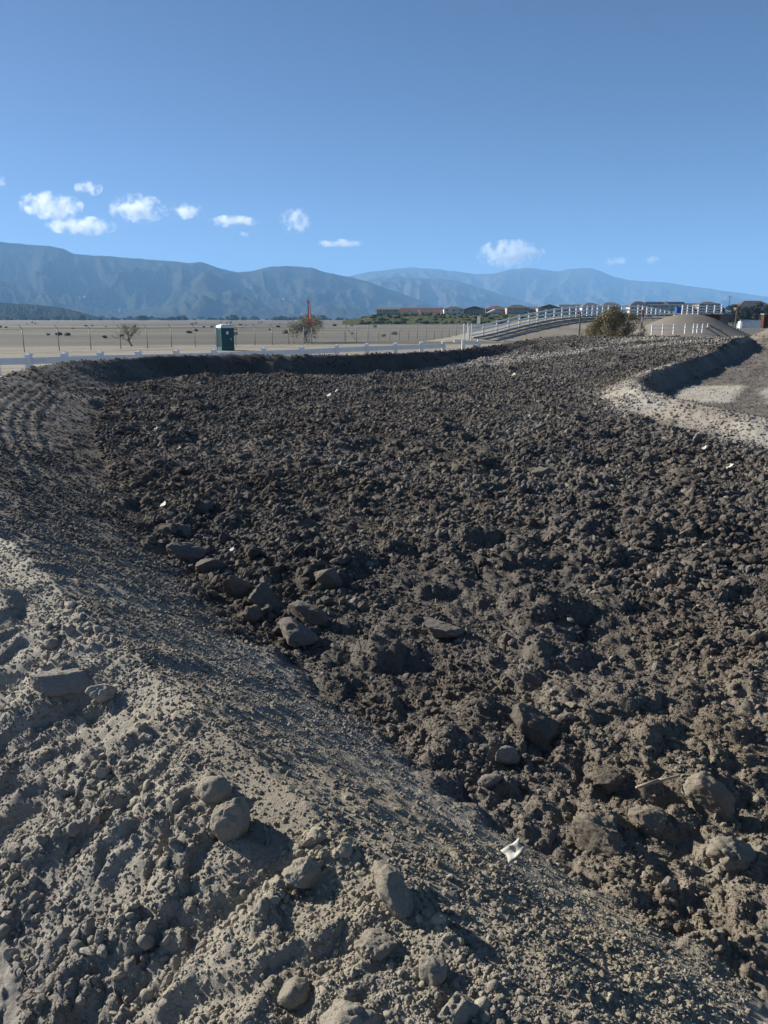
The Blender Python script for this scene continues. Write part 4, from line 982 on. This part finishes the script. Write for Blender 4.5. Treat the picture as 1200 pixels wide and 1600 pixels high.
def post(name, label, cat, px, Y, ytop, w, m, group=None, n=6):
    q = on(px, Y); t = thing(name, label, cat, q, 0, group); mb = MB().bar((0, 0, -.15), (0, 0, zpx(ytop, Y) - q.z), w, n=n)
    o = mb.build('shaft', m, t); return t
q = on(906, 57.5); o = MB().bar((0, 0, -.15), (.03, 0, zpx(487, 57.5) - q.z), .13, n=7, r2=.11).build('wooden_post', M_WOOD, None, q); tag(o, 'bare brown wooden post standing left of the olive bush', 'post')
for px, Y, yt, lab in ((725.5, 88, 505, 'leftmost of the three pale poles at the foot of the ramp fence'), (731.5, 90, 505, 'middle one of the three pale poles at the foot of the ramp fence'), (737.5, 93, 505.5, 'rightmost of the three pale poles at the foot of the ramp fence')):
    q = on(px, Y); o = MB().bar((0, 0, -.1), (0, 0, zpx(yt, Y) - q.z), .15, n=7).build('pole', M_TRIM, None, q); tag(o, lab, 'pole', 'pale poles by the ramp')
q = on(748, 112); t = thing('sign_post', 'small blank white sign on a thin post beyond the ramp fence', 'sign', q)
MB().bar((0, 0, -.1), (0, 0, zpx(495, 112) - q.z), .08, n=6).build('post', M_STEEL, t); zz = zpx(500, 112) - q.z; MB().box((0, -.06, zz), (.42, .04, 1.05)).build('panel', M_TRIM, t)
q = on(718.5, 80); o = MB().bar((-.55, 0, zpx(533.3, 80) - q.z), (.5, .1, zpx(532.2, 80) - q.z), .24, n=8).build('white_barrel', M_VINYL, None, q); tag(o, 'bright white horizontal barrel lying at the foot of the ramp', 'barrel')
gt = thing('rail_gate', 'short white rail frame with a grey plate at the end of the low rail', 'gate', (0, 0, 0))
pa, pb = at(725, 65.5), at(749.5, 66); za = zpx(530.5, 65.5); zb_ = zpx(531, 66)
for q, z in ((pa, za), (pb, zb_)): MB().box((q.x, q.y, z / 2), (.27, .27, z)).build('post', M_VINYL, gt); 
MB().bar(Vector((pa.x + .14, pa.y, za - .25)), Vector((pb.x - .14, pb.y, zb_ - .25)), .08, .3).build('rail', M_VINYL, gt)
qm = at(743.5, 65.7); MB().box((qm.x, qm.y, za - .78), (.4, .08, .62)).build('plate', M_CONC, gt)
q = on(1058, 112); zq = zpx(490.2, 112); o = MB().box((0, 0, (zpx(481.5, 112) - zq) / 2), (.62, .62, zpx(481.5, 112) - zq)).box((0, 0, zpx(481.5, 112) - zq + .06), (.70, .70, .12), 0, 0, .8)
t = thing('blue_bin', 'bright blue bin standing left of the white platform fence', 'bin', (q.x, q.y, zq))
M_BLUE = plain_mat('blue_plastic', (.02, .09, .36), .5, .1); o.build('body', M_BLUE, t); MB().box((0, -.33, .3), (.5, .04, .1)).build('lip', M_BLUE, t)
MB().box((q.x, q.y, zq / 2), (.9, .9, zq)).build('concrete_block', M_CONC).location = (0, 0, 0); tag(bpy.data.objects['concrete_block'], 'grey concrete block under the bright blue bin', 'block')
q = at(1150, 150); q.z = .8; o = MB().bar((0, 0, -.2), (0, 0, zpx(486, 150) - q.z), .3, n=7).build('wooden_post', M_WOOD, None, q); tag(o, 'short brown post in front of the dark trees at right', 'post')
q = at(1136.5, 400); t = thing('utility_pole', 'thin grey utility pole rising beside the dark trees', 'pole', (q.x, q.y, 1.0)); MB().bar((0, 0, -1), (0, 0, zpx(461.5, 400) - 1), .4, n=7, r2=.25).build('shaft', M_WOOD, t); MB().bar((-1.3, 0, zpx(464, 400) - 1), (1.3, 0, zpx(464, 400) - 1), .2).build('crossarm', M_WOOD, t)
q = at(1174, 100); q.z = zpx(513, 100); t = thing('white_tank', 'long white water tank with a hazy side beyond the right post fence', 'tank', q)
MB().box((-.1, 0, .45), (2.6, 1.1, .8)).build('body', M_VINYL, t); MB().bar((-1.6, -.4, 1.0), (2.0, -.4, .94), .1).build('top_rail', M_VINYL, t)
for x in (-1.5, .6, 1.9): MB().box((x, -.4, .45), (.1, .1, 1.0)).build('leg', M_VINYL, t)
q = at(1196, 96); t = thing('brick_pillar', 'short brown brick pillar at the right edge beyond the track', 'pillar', (q.x, q.y, zpx(512, 96)))
MB().box((0, 0, .75), (.75, .75, 1.6)).build('shaft', M_BRICK, t); MB().box((0, 0, 1.6), (.9, .9, .12)).build('cap', M_CONC, t)

# bird over the field
M_BIRD = plain_mat('dark_feathers', (.02, .02, .02), .8, .1)
mb = MB(); mb.bar((-.16, 0, 0), (.05, 0, .01), .05, n=6, r2=.08); mb.bar((.05, 0, .01), (.15, 0, .03), .08, n=6, r2=.03); mb.add([(-.14, -.03, 0), (-.14, .03, 0), (-.27, .06, .0), (-.27, -.06, 0)], [(0, 1, 2, 3)])
for s_ in (-1, 1): mb.add([(.06, .02 * s_, .02), (-.06, .02 * s_, .02), (-.03, .2 * s_, .16), (.07, .19 * s_, .16), (-.09, .42 * s_, .13), (-.02, .42 * s_, .13)], [(0, 1, 2, 3), (3, 2, 4, 5)])
o = mb.build('bird', M_BIRD, None, at(73, 62, zpx(523.5, 62)), (0, 0, R(60))); tag(o, 'small dark bird flying low over the dry field', 'bird')

# ------------------------------------------------------------------ litter on the track
M_PAPER = plain_mat('white_paper', (.60, .58, .50), .8, .22, 9); M_STICK = plain_mat('dry_stick', (.36, .30, .22), .9, .2, 6)
for px, py, s_, a, lab in [(803, 1348, 28, .5, 'creased white sheet half buried at the edge of the graded strip'), (515, 618, 7, .3, 'larger white scrap lying on the far track'), (526, 611, 5, 1.2, 'small white scrap beside the larger scrap on the far track'),
        (245, 671, 6, .8, 'white scrap on the left part of the track'), (281, 702, 5, .2, 'small white scrap nearer than the other on the left part of the track'), (1140, 733, 10, .2, 'white curled scrap on the right part of the track'),
        (1100, 703, 8, -.5, 'whitish scrap below the tan lip of the infield'), (803, 585, 5, .1, 'white scrap far out near the tan streaks of the track'), (257, 793, 11, .1, 'pale scrap at the foot of the graded berm face'), (364, 864, 8, .4, 'bluish white chip near the cluster of broken slabs'), (1013, 814, 12, .0, 'pale sliver lying flat on the right of the track'), (1042, 1384, 24, .9, '')][:-1]:
    p = hit(px, py + 3, False); dist = (p - Vector((0, 0, EYE))).length; s_ = s_ * dist / F * .52
    n = 6; V = []; Fc = []
    for i in range(n):
        for j in range(n):
            u_, v_ = i / (n - 1) * 2 - 1, j / (n - 1) * 2 - 1
            V.append((u_ * s_ * (1 + .15 * math.sin(3 * v_ + px)), v_ * s_ * .65 * (1 + .2 * math.sin(2 * u_ + py)), s_ * (.25 * u_ * u_ + .18 * math.sin(2.3 * v_ + 1.7 * u_ + px) + .12 * abs(math.sin(2.9 * u_ - 1.1 * v_ + py)))))
    for i in range(n - 1):
        for j in range(n - 1): k = i * n + j; Fc.append((k, k + n, k + n + 1, k + 1))
    o = MB().add(V, Fc).build('stone_chip' if 'stone' in lab else 'paper_scrap', M_CONC if 'stone' in lab else M_PAPER, None, p + Vector((0, 0, s_ * .35 + .05)), (.55 if py > 1300 else .3, -.7, a * .3), smooth=True); tag(o, lab, 'stone' if 'stone' in lab else 'scrap')
    o.modifiers.new('thick', 'SOLIDIFY').thickness = s_ * (.25 if 'stone' in lab else .02)
a = hit(992, 1252, False); b = hit(1060, 1236, False); mb = MB(); m_ = (a + b) / 2 + Vector((0, 0, .012))
up = Vector((0, 0, .075)); mb.bar(a + up, m_ + up, .014, n=7, r2=.019); mb.bar(m_ + up, b + up + Vector((0, 0, .01)), .019, n=7, r2=.010); mb.bar(m_ + up, m_ + up + (b - a) * .2 + Vector((.0, .02, .015)), .010, n=5, r2=.004)
tag(mb.build('dry_stick', M_STICK, smooth=True), 'pale dry stick lying left of the big curved chunk', 'stick')

# ------------------------------------------------------------------ clouds, well above the haze
def cloud_mat():
    m = bpy.data.materials.new('cloud_vapour'); m.use_nodes = True; nt = m.node_tree; nt.nodes.clear()
    out = nt.nodes.new('ShaderNodeOutputMaterial'); pv = nt.nodes.new('ShaderNodeVolumePrincipled'); pv.inputs['Color'].default_value = (1, 1, 1, 1); pv.inputs['Anisotropy'].default_value = .35
    tc = nt.nodes.new('ShaderNodeTexCoord'); geo = nt.nodes.new('ShaderNodeNewGeometry')
    ln = nt.nodes.new('ShaderNodeVectorMath'); ln.operation = 'LENGTH'; nt.links.new(tc.outputs['Object'], ln.inputs[0])
    ns = nt.nodes.new('ShaderNodeTexNoise'); ns.inputs['Scale'].default_value = 1 / 190.; ns.inputs['Detail'].default_value = 10; ns.inputs['Roughness'].default_value = .68; nt.links.new(geo.outputs['Position'], ns.inputs['Vector'])
    a = nt.nodes.new('ShaderNodeMath'); a.operation = 'MULTIPLY_ADD'; a.inputs[1].default_value = -1.5; a.inputs[2].default_value = -2.45; nt.links.new(ln.outputs['Value'], a.inputs[0])
    b = nt.nodes.new('ShaderNodeMath'); b.operation = 'MULTIPLY_ADD'; b.inputs[1].default_value = 8.0; nt.links.new(ns.outputs['Fac'], b.inputs[0]); nt.links.new(a.outputs[0], b.inputs[2])
    c = nt.nodes.new('ShaderNodeMapRange'); c.inputs['From Min'].default_value = .5; c.inputs['From Max'].default_value = 1.5; c.inputs['To Max'].default_value = .0075; nt.links.new(b.outputs[0], c.inputs['Value'])
    nt.links.new(c.outputs[0], pv.inputs['Density']); nt.links.new(pv.outputs[0], out.inputs['Volume']); return m
M_CLOUD = cloud_mat()
for k, (px, py, w, h, Y, lab) in enumerate([(78, 322, 118, 50, 11500, 'large ragged white cloud over the left ridge'), (126, 353, 128, 34, 12500, 'flat based white cloud just below the large ragged cloud'), (138, 294, 50, 30, 11800, 'small white puff above the large ragged cloud'),
        (215, 326, 105, 52, 11800, 'broad white cloud second from the left over the ridge'), (285, 329, 80, 30, 12200, 'thin torn cloud trailing right of the broad white cloud'), (367, 346, 94, 22, 13000, 'long flat white cloud between the broad cloud and the upright puff'),
        (461, 345, 58, 48, 12500, 'upright white puff of cloud over the middle of the left range'), (530, 380, 90, 15, 15000, 'low thin streak of cloud where the two ranges meet'), (798, 397, 122, 52, 17500, 'cloud resting just above the far blue range'),
        (961, 408, 44, 18, 19000, 'tiny cloud above the right shoulder of the far range'), (1018, 407, 30, 16, 19000, 'rightmost tiny cloud scrap over the far range'), (383, 366, 20, 11, 13000, 'tiny cloud speck under the long flat cloud'), (2, 283, 20, 18, 11500, 'small cloud scrap at the left edge of the view')]):
    d = ray(px, py); q = Vector(d / d[1] * Y) + Vector((0, 0, EYE)); L_ = Y / d[1] / F
    V, T = ICO3; o = link('cloud', np_mesh('cloud', V, T), M_CLOUD, None, q); o.scale = (w * L_ / 2 * .9, w * L_ / 3.2, h * L_ / 2 * .88); tag(o, lab, 'cloud', 'clouds over the mountains')

# ------------------------------------------------------------------ the hazy air
hz = bpy.data.materials.new('hazy_air'); hz.use_nodes = True; nt = hz.node_tree; nt.nodes.clear()
out = nt.nodes.new('ShaderNodeOutputMaterial'); pv = nt.nodes.new('ShaderNodeVolumePrincipled')
pv.inputs['Color'].default_value = (.30, .60, 1, 1); pv.inputs['Density'].default_value = 1.0e-4; pv.inputs['Anisotropy'].default_value = .0
nt.links.new(pv.outputs[0], out.inputs['Volume'])
tag(MB().box((0, 0, 430), (32000, 32000, 870)).build('haze', hz), 'thin blue haze lying over the whole valley', 'haze', kind='stuff')
